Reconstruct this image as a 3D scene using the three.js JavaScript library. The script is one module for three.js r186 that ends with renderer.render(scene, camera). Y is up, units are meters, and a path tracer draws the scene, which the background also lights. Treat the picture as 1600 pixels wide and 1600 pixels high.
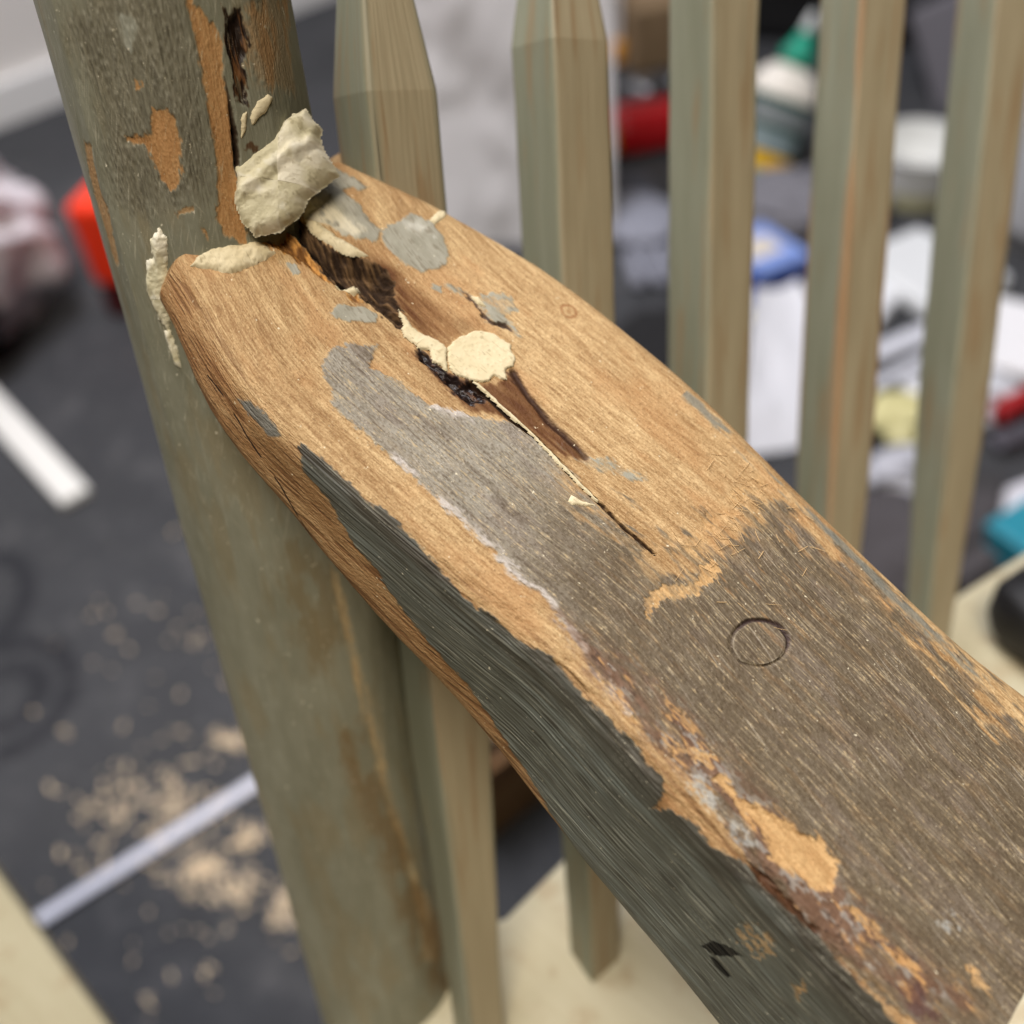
import * as THREE from 'three';
import { RoundedBoxGeometry } from 'three/addons/geometries/RoundedBoxGeometry.js';
import { RectAreaLightUniformsLib } from 'three/addons/lights/RectAreaLightUniformsLib.js';
import { mergeGeometries } from 'three/addons/utils/BufferGeometryUtils.js';

// ---------------------------------------------------------------- camera, light, exposure
const scene = new THREE.Scene();
scene.background = new THREE.Color(0x000000);
const camera = new THREE.PerspectiveCamera(54, 1, 0.01, 30);
camera.position.set(0, 0.75, 0);
camera.lookAt(0, 0.75 - 0.71934, -0.69466);
camera.rotateZ(THREE.MathUtils.degToRad(-5));
camera.focus = 0.167;
camera.userData.fStop = 7.8;
const renderer = new THREE.WebGLRenderer({ antialias: true });
renderer.toneMapping = THREE.LinearToneMapping;
renderer.toneMappingExposure = 1.0;
renderer.shadowMap.enabled = true;
RectAreaLightUniformsLib.init();
const KEY = { foot: [0.5, 0, 1.3], at: [-0.12, 2.25, 0.5], aim: [0.0, 0.6, -0.2], size: [0.8, 0.5], power: 19, color: 0xfff3e2 };
const FILL = { foot: [-1.8, 0, 0.1], at: [-0.4, 2.3, -0.9], aim: [0.1, 0.2, -0.85], size: [1.2, 0.6], power: 20, color: 0xf6f6ff };

// ---------------------------------------------------------------- helpers
let SEED = 7;
const rnd = () => { SEED = (SEED * 1664525 + 1013904223) >>> 0; return SEED / 4294967296; };
const rr = (a, b) => a + (b - a) * rnd();
const TAB = new Float32Array(65536); for (let i = 0; i < 65536; i++) TAB[i] = rnd();
function vn(x, y, s = 0) {                                   // value noise, 0..1
  const xi = Math.floor(x), yi = Math.floor(y), fx = x - xi, fy = y - yi;
  const a = fx * fx * (3 - 2 * fx), b = fy * fy * (3 - 2 * fy);
  const h = (i, j) => TAB[(Math.imul(i, 374761) + Math.imul(j, 668265) + Math.imul(s, 144665) ^ (Math.imul(i, 40503) >> 7) ^ (Math.imul(j, 30011) >> 5)) & 65535];
  const p = h(xi, yi), q = h(xi + 1, yi), r = h(xi, yi + 1), t = h(xi + 1, yi + 1);
  return p + (q - p) * a + (r - p + (p - q - r + t) * a) * b;
}
const fb = (x, y, s = 0) => 0.53 * vn(x, y, s) + 0.29 * vn(x * 2.1, y * 2.1, s + 11) + 0.18 * vn(x * 4.3, y * 4.3, s + 23);
const clamp = (x, a = 0, b = 1) => Math.min(b, Math.max(a, x));
const ss = (a, b, x) => { const t = clamp((x - a) / (b - a)); return t * t * (3 - 2 * t); };
const mix = (a, b, k) => a + (b - a) * k;
const mixc = (a, b, k) => [a[0] + (b[0] - a[0]) * k, a[1] + (b[1] - a[1]) * k, a[2] + (b[2] - a[2]) * k];
const blend = (c, b, k) => { c[0] += (b[0] - c[0]) * k; c[1] += (b[1] - c[1]) * k; c[2] += (b[2] - c[2]) * k; };
function region(pts) {                                       // outline on a surface, in mm; .d(x, y) > 0 inside
  let x0 = 1e9, x1 = -1e9, y0 = 1e9, y1 = -1e9;
  for (const [x, y] of pts) { x0 = Math.min(x0, x); x1 = Math.max(x1, x); y0 = Math.min(y0, y); y1 = Math.max(y1, y); }
  return { x0, x1, y0, y1, d(x, y, m = 3) {
    if (x < x0 - m || x > x1 + m || y < y0 - m || y > y1 + m) return -9;
    let best = 1e9, inside = false;
    for (let i = 0, j = pts.length - 1; i < pts.length; j = i++) {
      const [ax, ay] = pts[j], [bx, by] = pts[i], ex = bx - ax, ey = by - ay, wx = x - ax, wy = y - ay;
      const t = clamp((wx * ex + wy * ey) / (ex * ex + ey * ey + 1e-9)), dx = wx - t * ex, dy = wy - t * ey;
      best = Math.min(best, dx * dx + dy * dy);
      if ((ay > y) !== (by > y) && x < (bx - ax) * (y - ay) / (by - ay) + ax) inside = !inside;
    }
    return (inside ? 1 : -1) * Math.sqrt(best);
  } };
}
function path(pts) {                                         // [distance, 0..1 along] from a polyline
  const n = pts.length - 1; let x0 = 1e9, x1 = -1e9, y0 = 1e9, y1 = -1e9;
  for (const [x, y] of pts) { x0 = Math.min(x0, x); x1 = Math.max(x1, x); y0 = Math.min(y0, y); y1 = Math.max(y1, y); }
  return (x, y, m = 3) => {
    if (x < x0 - m || x > x1 + m || y < y0 - m || y > y1 + m) return [9, 0];
    let best = 81, at = 0;
    for (let i = 0; i < n; i++) {
      const [ax, ay] = pts[i], ex = pts[i + 1][0] - ax, ey = pts[i + 1][1] - ay, wx = x - ax, wy = y - ay;
      const t = clamp((wx * ex + wy * ey) / (ex * ex + ey * ey)), dx = wx - t * ex, dy = wy - t * ey, d = dx * dx + dy * dy;
      if (d < best) { best = d; at = (i + t) / n; }
    }
    return [Math.sqrt(best), at];
  };
}
const regions = (o) => Object.fromEntries(Object.entries(o).map(([k, v]) => [k, region(v)]));
function bake(w, h, x0, x1, y0, y1, f) {                     // f(x, y) -> [r, g, b (sRGB 0..255), height 0..1, roughness 0..1]
  const col = new Uint8Array(w * h * 4), hgt = new Uint8Array(w * h * 4), rou = new Uint8Array(w * h * 4);
  for (let j = 0; j < h; j++) for (let i = 0; i < w; i++) {
    const r = f(x0 + (x1 - x0) * (i + 0.5) / w, y0 + (y1 - y0) * (j + 0.5) / h), k = (j * w + i) * 4;
    for (let c = 0; c < 3; c++) { col[k + c] = clamp(r[c], 0, 255); hgt[k + c] = clamp(r[3]) * 255; rou[k + c] = clamp(r[4]) * 255; }
    col[k + 3] = hgt[k + 3] = rou[k + 3] = 255;
  }
  const tex = (d, srgb) => {
    const t = new THREE.DataTexture(d, w, h); t.magFilter = THREE.LinearFilter; t.minFilter = THREE.LinearMipmapLinearFilter; t.generateMipmaps = true;
    t.wrapS = t.wrapT = THREE.RepeatWrapping; if (srgb) t.colorSpace = THREE.SRGBColorSpace; t.needsUpdate = true; return t;
  };
  return { map: tex(col, true), bumpMap: tex(hgt), roughnessMap: tex(rou) };
}
const V = (a) => new THREE.Vector3(...a);
const numbers = {};
function numbered(name) { const n = numbers[name] = (numbers[name] ?? -1) + 1; return n ? name + '_' + String(n).padStart(3, '0') : name; }
function mesh(name, g, m, parent) { const o = new THREE.Mesh(g, m); o.name = name; o.castShadow = o.receiveShadow = true; (parent ?? scene).add(o); return o; }
function thing(name, label, category, at = [0, 0, 0], turn = 0, group) {
  const o = new THREE.Group(); o.name = numbered(name); o.position.set(...at); o.rotation.y = turn; o.userData = { label, category };
  if (group) o.userData.group = group; scene.add(o); return o;
}
function tag(o, label, category, group) { o.userData = { label, category }; if (group) o.userData.group = group; return o; }
const mat = (color, roughness = 0.6, extra = {}) => new THREE.MeshPhysicalMaterial({ color, roughness, ...extra });
function place(g, p = [0, 0, 0], r = [0, 0, 0], s = [1, 1, 1]) {
  return g.applyMatrix4(new THREE.Matrix4().compose(V(p), new THREE.Quaternion().setFromEuler(new THREE.Euler(...r)), V(s)));
}
const rbox = (w, h, d, r = 0.004, s = 2) => new RoundedBoxGeometry(w, h, d, s, r);
function gridGeometry(nx, ny, f) {                           // f(i, j) -> [x, y, z, u, v]
  const P = new Float32Array(nx * ny * 3), U = new Float32Array(nx * ny * 2), I = new Uint32Array((nx - 1) * (ny - 1) * 6);
  for (let j = 0; j < ny; j++) for (let i = 0; i < nx; i++) { const k = j * nx + i, q = f(i, j); P.set([q[0], q[1], q[2]], k * 3); U.set([q[3] ?? i / (nx - 1), q[4] ?? j / (ny - 1)], k * 2); }
  let k = 0;
  for (let j = 0; j < ny - 1; j++) for (let i = 0; i < nx - 1; i++) { const a = j * nx + i, b = a + 1, c = a + nx, d = c + 1; I.set([a, b, d, a, d, c], k); k += 6; }
  const g = new THREE.BufferGeometry(); g.setAttribute('position', new THREE.BufferAttribute(P, 3)); g.setAttribute('uv', new THREE.BufferAttribute(U, 2)); g.setIndex(new THREE.BufferAttribute(I, 1)); g.computeVertexNormals(); return g;
}
function crumple(g, amp, freq, s = 0) {                      // dents a closed shape along its normals
  const p = g.attributes.position, n = g.attributes.normal;
  for (let i = 0; i < p.count; i++) {
    const x = p.getX(i), y = p.getY(i), z = p.getZ(i), k = amp * ((fb(x * freq + z * freq * 0.7 + 50, y * freq - z * freq * 0.4 + 50, s) - 0.5) * 2);
    p.setXYZ(i, x + n.getX(i) * k, y + n.getY(i) * k, z + n.getZ(i) * k);
  }
  g.computeVertexNormals(); return g;
}
// ---------------------------------------------------------------- the chair: frames and marks (mm on the wood's own surface)
const FR = {"a0": [-0.04242, 0.66128, -0.16552], "a": [0.66808, -0.39322, 0.6317], "c": [0.70106, 0.04812, -0.71148], "n": [0.24937, 0.91818, 0.30782], "pb": [-0.0477, 0.4565, -0.11059], "ax": [-0.01551, 0.95169, -0.30668], "e1": [0.99985, 0.01222, -0.01265], "e2": [0.00829, 0.30683, 0.95173], "H": 0.2459, "Rt": 0.0212, "Rb": 0.0207};
const STATIONS = [[-14.0,-12.62,4.02,9.38],[-9.0,0.38,-3.98,9.38],[-4.0,13.38,-11.98,9.38],[1.0,22.83,-18.49,9.68],[6.0,24.53,-19.56,10.53],[11.0,26.44,-20.97,11.93],[16.0,28.25,-22.44,13.3],[21.0,29.81,-23.75,14.12],[26.0,31.1,-24.73,14.5],[31.0,32.23,-25.35,14.82],[36.0,33.28,-25.56,15.4],[41.0,34.24,-25.55,16.21],[46.0,35.0,-25.45,17.16],[51.0,35.55,-25.34,18.24],[56.0,35.92,-25.19,19.37],[61.0,36.21,-24.99,20.46],[66.0,36.41,-24.81,21.42],[71.0,36.5,-24.66,22.22],[76.0,36.45,-24.44,23.04],[81.0,36.24,-24.09,24.05],[86.0,35.89,-23.67,25.33],[91.0,35.42,-23.32,26.65],[96.0,34.92,-23.21,27.76],[101.0,34.48,-23.42,28.53],[106.0,34.14,-23.89,29.03],[111.0,33.82,-24.47,29.42],[116.0,33.44,-24.95,29.85],[121.0,32.98,-25.27,30.38],[126.0,32.51,-25.49,30.92],[131.0,32.09,-25.73,31.35],[136.0,31.82,-26.09,31.61],[141.0,31.74,-26.55,31.78],[146.0,31.91,-27.04,32.02],[151.0,32.25,-27.47,32.39],[156.0,32.68,-27.8,32.87],[161.0,33.08,-28.1,33.4],[166.0,33.4,-28.42,34.0],[171.0,33.57,-28.72,34.62],[176.0,33.64,-28.93,35.15]];
const ARM_MARKS = {
  weathered: [[31.4,14.11],[31.41,17.78],[35.83,22.7],[37.58,18.7],[42.98,20.1],[50.76,21.27],[58.22,25.85],[61.57,28.63],[65.46,29.14],[71.46,28.84],[81.29,26.93],[88.81,25.87],[94.0,25.32],[94.89,30.51],[97.34,36.7],[99.14,44.13],[100.04,51.09],[103.49,54.83],[113.61,55.92],[128.66,55.35],[142.64,56.04],[156.23,56.77],[176.62,55.85],[200.26,3.64],[173.75,2.46],[165.32,2.97],[159.9,2.13],[152.06,1.21],[146.05,0.91],[138.72,0.45],[132.72,1.59],[124.74,3.63],[117.68,4.26],[111.67,3.22],[106.38,3.58],[100.65,3.64],[95.2,5.21],[89.63,6.4],[85.74,8.01],[80.02,7.15],[74.94,8.47],[71.67,8.36],[68.34,9.01],[65.42,8.42],[56.43,9.12],[51.18,8.7],[45.03,9.07],[40.03,8.95],[35.43,11.17]],
  side: [[40.4,0.19],[44.85,0.75],[51.19,0.8],[56.39,0.47],[58.79,1.69],[65.85,0.58],[73.33,-0.43],[78.73,-1.56],[81.29,-0.75],[88.06,-1.08],[93.07,0.85],[97.35,-0.19],[100.73,-0.58],[105.03,0.13],[109.02,0.43],[112.21,0.96],[114.61,-0.08],[117.13,0.64],[119.53,-2.09],[119.7,-5.59],[122.27,-2.41],[125.54,-1.52],[129.13,-1.85],[132.99,-0.46],[136.04,0.57],[138.97,0.46],[143.23,1.29],[146.88,1.51],[152.36,0.94],[163.09,0.85],[175.44,-0.31],[188.94,-45.49],[164.24,-35.3],[151.58,-33.85],[133.05,-32.36],[117.52,-29.45],[108.21,-26.14],[101.17,-23.88],[95.6,-22.14],[90.52,-19.87],[85.26,-17.61],[79.44,-16.3],[73.65,-14.33],[67.11,-12.5],[61.82,-10.21],[56.9,-9.38],[52.4,-6.36],[49.29,-5.06],[43.49,-3.95]],
  endpaint: [[2.83,30.96],[0.65,33.65],[1.97,38.6],[5.51,40.04],[9.04,41.69],[8.85,39.75],[7.4,38.2],[7.22,36.29],[11.61,37.84],[14.87,37.64],[17.88,38.55],[19.41,36.41],[17.32,33.89],[14.69,31.24],[11.29,29.56],[8.12,26.79],[3.61,25.07],[2.51,27.29]],
  endwhite: [[3.61,25.07],[2.24,28.45],[5.44,31.03],[10.44,33.59],[16.1,35.77],[16.55,33.44],[12.61,30.17],[8.34,27.13]],
  patch: [[17.88,38.55],[18.33,42.36],[18.79,46.23],[22.41,48.71],[26.43,48.5],[29.48,46.74],[30.94,44.31],[29.32,39.48],[26.09,38.26],[23.37,37.92],[20.95,37.31]],
  patchwhite: [[19.23,43.78],[20.25,46.18],[23.97,47.93],[25.51,47.16],[23.42,45.18],[20.68,43.73]],
  small: [[25.68,20.18],[25.64,22.81],[27.96,25.66],[31.07,26.85],[32.28,25.7],[29.95,23.0],[27.19,20.59]],
  chipgrey: [[33.22,41.47],[35.67,43.23],[39.13,43.28],[40.54,47.18],[44.03,49.34],[46.07,47.57],[45.85,44.5],[48.73,44.53],[50.89,43.7],[47.33,42.83],[44.88,41.25],[42.63,42.67],[38.13,42.75],[35.15,41.11]],
  chipdark: [[37.06,42.83],[39.97,42.91],[42.93,42.34],[44.67,42.03],[46.83,43.95],[48.61,43.01],[45.87,41.76],[43.29,41.4],[40.57,42.25]],
  greyspot: [[32.17,39.38],[33.84,40.85],[34.7,39.46],[33.33,38.75]],
  greyspot2: [[13.6,18.57],[14.33,20.43],[16.04,20.28],[15.83,18.56]],
  lowgrey: [[69.09,30.93],[70.0,32.54],[74.13,32.94],[76.76,35.19],[80.64,35.79],[83.78,37.33],[83.3,35.1],[78.97,33.45],[77.06,32.02],[73.69,31.29]],
  sidespot: [[26.47,-3.49],[29.12,-1.66],[32.9,-0.64],[36.07,-1.31],[37.69,-1.92],[35.03,-3.87],[30.95,-3.59]],
  stainA: [[21.13,33.14],[25.93,35.84],[31.83,36.1],[35.62,37.49],[40.31,37.76],[42.37,40.28],[44.31,39.2],[43.26,34.57],[43.81,31.92],[40.11,30.77],[36.32,30.16],[31.75,31.13],[28.22,33.31]],
  stainB: [[40.15,26.24],[43.81,27.37],[47.75,28.18],[51.64,29.54],[53.1,29.97],[54.74,34.39],[54.56,36.74],[58.71,35.14],[64.53,33.66],[69.23,33.47],[72.18,33.16],[74.64,32.32],[72.04,30.07],[69.64,29.19],[65.01,29.35],[61.85,28.83],[58.73,27.74],[55.24,25.03],[51.54,25.08],[46.24,25.78]],
  stainBlack: [[39.2,27.7],[43.52,27.67],[47.53,27.92],[51.64,29.54],[53.6,29.92],[55.47,28.34],[54.43,25.93],[50.76,25.43],[46.47,26.04],[42.7,26.06]],
  stainC: [[53.63,35.67],[55.02,37.28],[59.72,35.03],[66.02,33.5],[71.2,33.27],[72.92,32.79],[71.47,32.39],[65.32,32.72],[59.53,34.18]],
  gap: [[3.83,23.87],[4.85,24.67],[10.02,26.03],[14.06,27.26],[17.42,28.87],[21.07,32.68],[24.66,34.34],[27.93,34.32],[30.3,31.97],[34.46,30.49],[36.66,28.57],[35.07,27.91],[28.67,26.98],[25.52,26.74],[23.41,24.04],[16.46,23.76],[10.41,22.92],[7.21,21.57]],
  slot: [[6.0,23.38],[9.83,24.24],[15.27,25.51],[20.64,26.62],[23.05,27.69],[22.97,25.82],[19.34,24.64],[13.33,23.9],[8.98,22.89]],
  shelf: [[7.53,17.28],[7.59,21.42],[10.41,22.92],[16.46,23.76],[23.41,24.04],[25.83,26.5],[28.98,26.72],[24.74,24.93],[21.46,23.63],[15.5,21.56],[10.32,18.77]],
  woodpatch: [[122.75,6.03],[124.2,8.0],[128.24,7.18],[131.08,8.6],[135.29,9.56],[140.42,12.05],[143.65,11.64],[145.99,10.37],[146.43,7.62],[143.82,5.84],[139.73,4.79],[136.55,3.81],[134.24,5.63],[130.43,5.53],[127.13,6.05]],
  woodbit1: [[114.99,4.44],[116.96,7.06],[122.09,8.85],[121.9,7.15],[118.28,5.39]],
  woodbit2: [[149.2,7.75],[151.25,8.93],[154.91,9.02],[156.9,8.79],[155.65,7.14],[152.76,7.33]],
  woodbit3: [[166.68,15.28],[168.45,16.13],[171.63,14.49],[170.15,13.93]],
  woodbit4: [[97.62,18.76],[97.73,21.91],[100.3,24.74],[101.83,28.32],[100.65,32.62],[102.64,33.66],[103.83,30.02],[102.44,24.13],[100.47,22.49],[100.05,19.04],[99.94,16.56]],
  woodbit5: [[96.96,31.06],[95.78,38.27],[96.37,47.88],[97.43,53.4],[99.2,53.3],[99.25,47.01],[98.95,39.19],[99.3,33.68],[99.19,30.99]],
  purple: [[161.17,4.86],[162.82,7.29],[165.67,6.3],[168.15,6.61],[165.89,4.46],[163.73,3.62]],
  greywhite1: [[119.52,3.2],[122.14,4.91],[126.16,4.1],[127.19,2.74],[124.25,2.17],[121.56,1.87]],
  greywhite2: [[128.63,2.76],[131.51,4.72],[135.31,4.84],[135.06,3.2],[131.13,1.99]],
  greywhite3: [[160.12,18.61],[162.05,20.07],[163.85,17.78],[163.09,14.39],[161.18,16.05]],
  maroon: [[89.28,6.83],[96.34,7.88],[104.72,9.62],[115.59,10.27],[124.32,11.14],[135.8,9.76],[148.87,9.66],[156.98,10.61],[165.74,12.22],[173.64,10.84],[165.32,2.97],[152.06,1.21],[138.72,0.45],[124.74,3.63],[111.67,3.22],[100.65,3.64]],
  sidewood1: [[140.56,-10.23],[141.31,-6.09],[145.41,-5.66],[146.45,-7.55],[146.11,-12.1],[143.3,-12.42]],
  sidewood2: [[151.79,-9.91],[152.04,-6.67],[153.42,-7.78],[153.97,-11.41]],
  black1: [[140.37,-20.2],[140.62,-17.71],[142.94,-14.59],[144.69,-13.53],[144.34,-15.72],[142.68,-19.01]],
  black2: [[142.33,-19.96],[143.47,-19.36],[146.92,-19.37],[146.84,-20.28],[143.93,-20.65]],
  striphole: [[133.33,0.99],[136.41,1.37],[139.2,1.54],[145.63,1.93],[148.36,2.08],[147.26,0.97],[141.97,0.38],[138.52,-0.14],[135.98,0.02]]
};
const ARM_CRACKS = {
  crack: [[51.64,29.54],[56.38,29.38],[61.36,28.87],[65.5,29.3],[71.36,28.75],[76.43,27.91],[81.2,27.27],[87.79,26.33],[94.07,26.19]],
  crack2: [[54.56,36.74],[59.99,34.71],[65.53,33.55],[71.2,33.27],[74.39,32.63]],
  sidecrack: [[18.73,-6.73],[23.18,-6.14],[28.96,-7.25],[34.38,-9.15],[40.48,-11.21],[45.99,-14.69],[50.16,-16.96]]
};
const ARM_FILLER = {
  disc: [[43.7,31.78],[43.49,34.84],[44.5,37.4],[44.98,38.99],[46.81,40.17],[50.64,40.7],[52.7,39.15],[54.0,37.39],[53.35,35.99],[54.97,34.66],[53.17,33.54],[52.77,30.85],[51.36,29.85],[48.71,28.66],[46.96,28.52],[45.14,30.23]],
  tail: [[32.47,30.68],[33.63,30.8],[36.62,29.85],[39.14,30.26],[40.85,31.01],[42.85,31.42],[43.88,31.34],[46.88,28.11],[44.03,27.63],[42.15,28.63],[39.72,27.67],[37.44,27.53],[36.22,28.03],[35.96,29.03]],
  line: [[51.5,29.7],[52.46,30.17],[56.84,29.89],[60.81,29.77],[65.61,29.43],[71.31,28.81],[76.23,28.16],[81.15,27.44],[81.24,27.1],[76.43,27.63],[71.38,28.19],[65.44,29.11],[60.65,29.17],[56.88,29.33]],
  dab: [[77.7,23.65],[77.44,25.03],[79.32,25.33],[81.67,26.65],[80.37,25.09],[79.22,24.4],[78.64,23.52]],
  lip: [[8.46,26.57],[9.7,28.17],[14.37,29.98],[18.35,32.15],[20.86,33.09],[19.22,30.05],[16.5,28.54],[14.28,27.6],[12.59,26.77],[10.02,26.03]],
  gapbit: [[21.41,24.61],[22.81,25.94],[23.11,28.13],[25.75,27.77],[25.67,26.14],[23.84,25.15]],
  backleft: [[3.21,3.23],[2.76,7.83],[3.81,11.56],[5.54,13.08],[6.91,16.3],[10.76,18.03],[10.74,16.2],[10.21,12.91],[9.69,9.66],[7.33,6.69],[5.83,5.41]],
  rim: [[-0.85,38.7],[-1.36,34.94],[-0.21,31.34],[1.33,28.61],[3.29,24.58],[5.61,25.08],[8.12,26.79],[7.5,29.63],[3.66,29.86],[1.39,32.74],[0.48,36.1]],
  edge: [[21.62,48.3],[21.2,50.83],[21.11,54.32],[22.91,51.83],[22.98,48.77]],
  chip: [[38.74,43.16],[39.82,44.14],[42.0,43.65],[40.83,42.78]]
};
const POST_FILLER = {
  bead: [[-6.73,210.29],[-4.46,211.89],[-3.44,210.48],[-4.46,206.8],[-5.03,202.63],[-6.5,197.66],[-8.18,193.22],[-9.0,196.15],[-9.8,199.04],[-9.95,202.63],[-8.84,206.19],[-7.25,207.22]],
  bead2: [[-8.83,193.93],[-7.46,194.34],[-7.02,190.98],[-7.28,187.17],[-8.34,187.72],[-8.71,190.17]],
  smear: [[14.29,227.36],[15.9,229.6],[18.11,230.37],[19.04,229.76],[17.05,227.87],[14.4,226.4]],
  smear2: [[12.97,227.88],[13.8,228.37],[13.41,225.94],[12.0,224.28]]
};
const POST_MARKS = {
  strip: [[8.0,248.96],[8.13,242.67],[8.04,238.41],[7.96,234.04],[7.56,228.08],[7.32,223.46],[7.1,220.33],[6.42,217.21],[5.09,212.49],[6.07,209.64],[8.54,207.47],[9.42,207.63],[9.76,211.65],[9.83,216.62],[9.87,219.87],[10.55,224.52],[11.24,229.07],[11.42,234.18],[12.27,239.36],[11.55,241.74],[10.11,243.59],[8.92,244.82],[9.53,248.83]],
  crackdark: [[13.25,244.97],[14.34,242.6],[14.71,242.57],[16.5,244.12],[16.49,243.26],[16.91,241.2],[16.57,237.71],[15.13,236.39],[14.86,232.21],[14.17,229.24],[12.74,229.77],[12.87,233.39],[12.84,237.55],[13.09,240.14],[13.89,242.07]],
  crackdeep: [[11.57,234.16],[11.56,230.55],[11.66,228.7],[11.52,224.36],[11.0,221.27],[10.07,218.54],[9.93,220.18],[10.42,223.92],[10.91,227.58],[11.24,231.2]],
  orange2: [[-0.21,230.85],[1.87,230.77],[2.3,228.77],[2.49,225.69],[1.87,221.7],[0.1,218.08],[-1.23,217.89],[-2.04,219.89],[-2.67,223.73],[-3.29,225.04],[-6.51,225.87],[-6.59,226.8],[-2.89,226.55],[-1.55,227.97]],
  orange3: [[-2.41,235.5],[-1.57,235.13],[-1.49,233.65],[-2.31,233.44]],
  orange4: [[-16.49,226.92],[-13.84,226.02],[-15.05,220.18],[-14.09,214.9],[-15.56,208.25],[-15.74,205.4],[-18.5,206.11],[-18.23,211.46],[-19.5,217.18]],
  orange5: [[-0.75,214.59],[1.87,214.94],[2.11,213.92],[-0.63,213.75]],
  orange6: [[2.91,211.15],[3.6,210.71],[3.01,209.45],[2.62,209.85]],
  right: [[17.35,242.9],[22.5,245.43],[32.61,245.13],[27.36,235.39],[27.33,228.96],[21.51,230.68],[17.21,231.58],[15.98,235.99]],
  light: [[-2.46,244.31],[-0.58,244.68],[0.16,242.95],[-0.7,240.79],[-2.02,239.21],[-2.84,240.71]],
  darkfront: [[-4.27,247.77],[7.86,246.58],[8.04,238.41],[7.59,229.6],[7.13,221.92],[6.12,217.27],[-1.3,214.97],[-6.48,213.65],[-12.11,216.98],[-11.4,223.49],[-9.18,232.72],[-11.82,240.22],[-11.68,245.63]],
  brownpock: [[13.1,223.78],[14.76,223.17],[14.14,222.0],[12.35,222.0]],
  streak: [[11.8,141.93],[13.22,138.16],[13.47,121.76],[14.79,101.54],[15.28,78.01],[18.43,37.84],[19.41,27.09],[16.09,31.87],[14.47,57.56],[13.03,77.69],[12.22,99.54],[11.52,121.15],[11.08,134.46]],
  streakdrip: [[16.64,40.83],[19.94,38.59],[21.32,24.89],[19.8,11.42],[14.64,17.21],[15.93,30.8]],
  brownlow: [[4.92,99.46],[11.1,102.05],[14.31,72.61],[22.31,28.68],[34.07,5.69],[27.82,-7.22],[16.2,-0.25],[11.86,24.85],[9.02,61.61]],
  browntop: [[4.4,153.51],[11.91,138.78],[11.81,122.67],[2.5,116.19],[0.8,134.61]]
};
const PLUG = [115.83, 28.52], KNOT = [52.38, 55.12];
const AM = regions(ARM_MARKS), AF = regions(ARM_FILLER), PF = regions(POST_FILLER), PM = regions(POST_MARKS);
const crackA = path(ARM_CRACKS.crack), crackB = path(ARM_CRACKS.crack2), crackS = path(ARM_CRACKS.sidecrack);
const A0 = V(FR.a0), AX = V(FR.a), AC = V(FR.c), AN = V(FR.n), BETA = THREE.MathUtils.degToRad(18);

function woodColor(u, t, s = 0) {
  const f1 = vn(u / 1.9, t / 0.16, s + 1), f2 = vn(u / 7, t / 0.5, s + 2), ring = fb(u / 44, (t + 0.1 * u) / 3.2, s + 3), blot = fb(u / 14, t / 6, s + 4), sp = vn(u / 0.5, t / 0.15, s + 5), gr = vn(u / 0.24, t / 0.16, s + 6);
  const w = clamp(0.26 * f1 + 0.14 * f2 + 0.34 * ring + 0.2 * sp + 0.16 * gr + 0.1 * (blot - 0.5) - 0.05);
  const c = mixc([134, 99, 60], [226, 197, 148], ss(0.14, 0.9, w));
  blend(c, [170, 122, 76], 0.4 * ss(0.5, 0.78, blot));
  if (sp > 0.72) blend(c, [98, 68, 38], 0.55 * (sp - 0.72) / 0.28);
  else if (sp < 0.26) blend(c, [242, 214, 164], 0.42 * (0.26 - sp) / 0.26);
  return { c, h: 0.5 + 0.25 * (f1 - 0.5) + 0.4 * (sp - 0.5) + 0.2 * (gr - 0.5) + 0.1 * (f2 - 0.5) };
}
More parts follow.
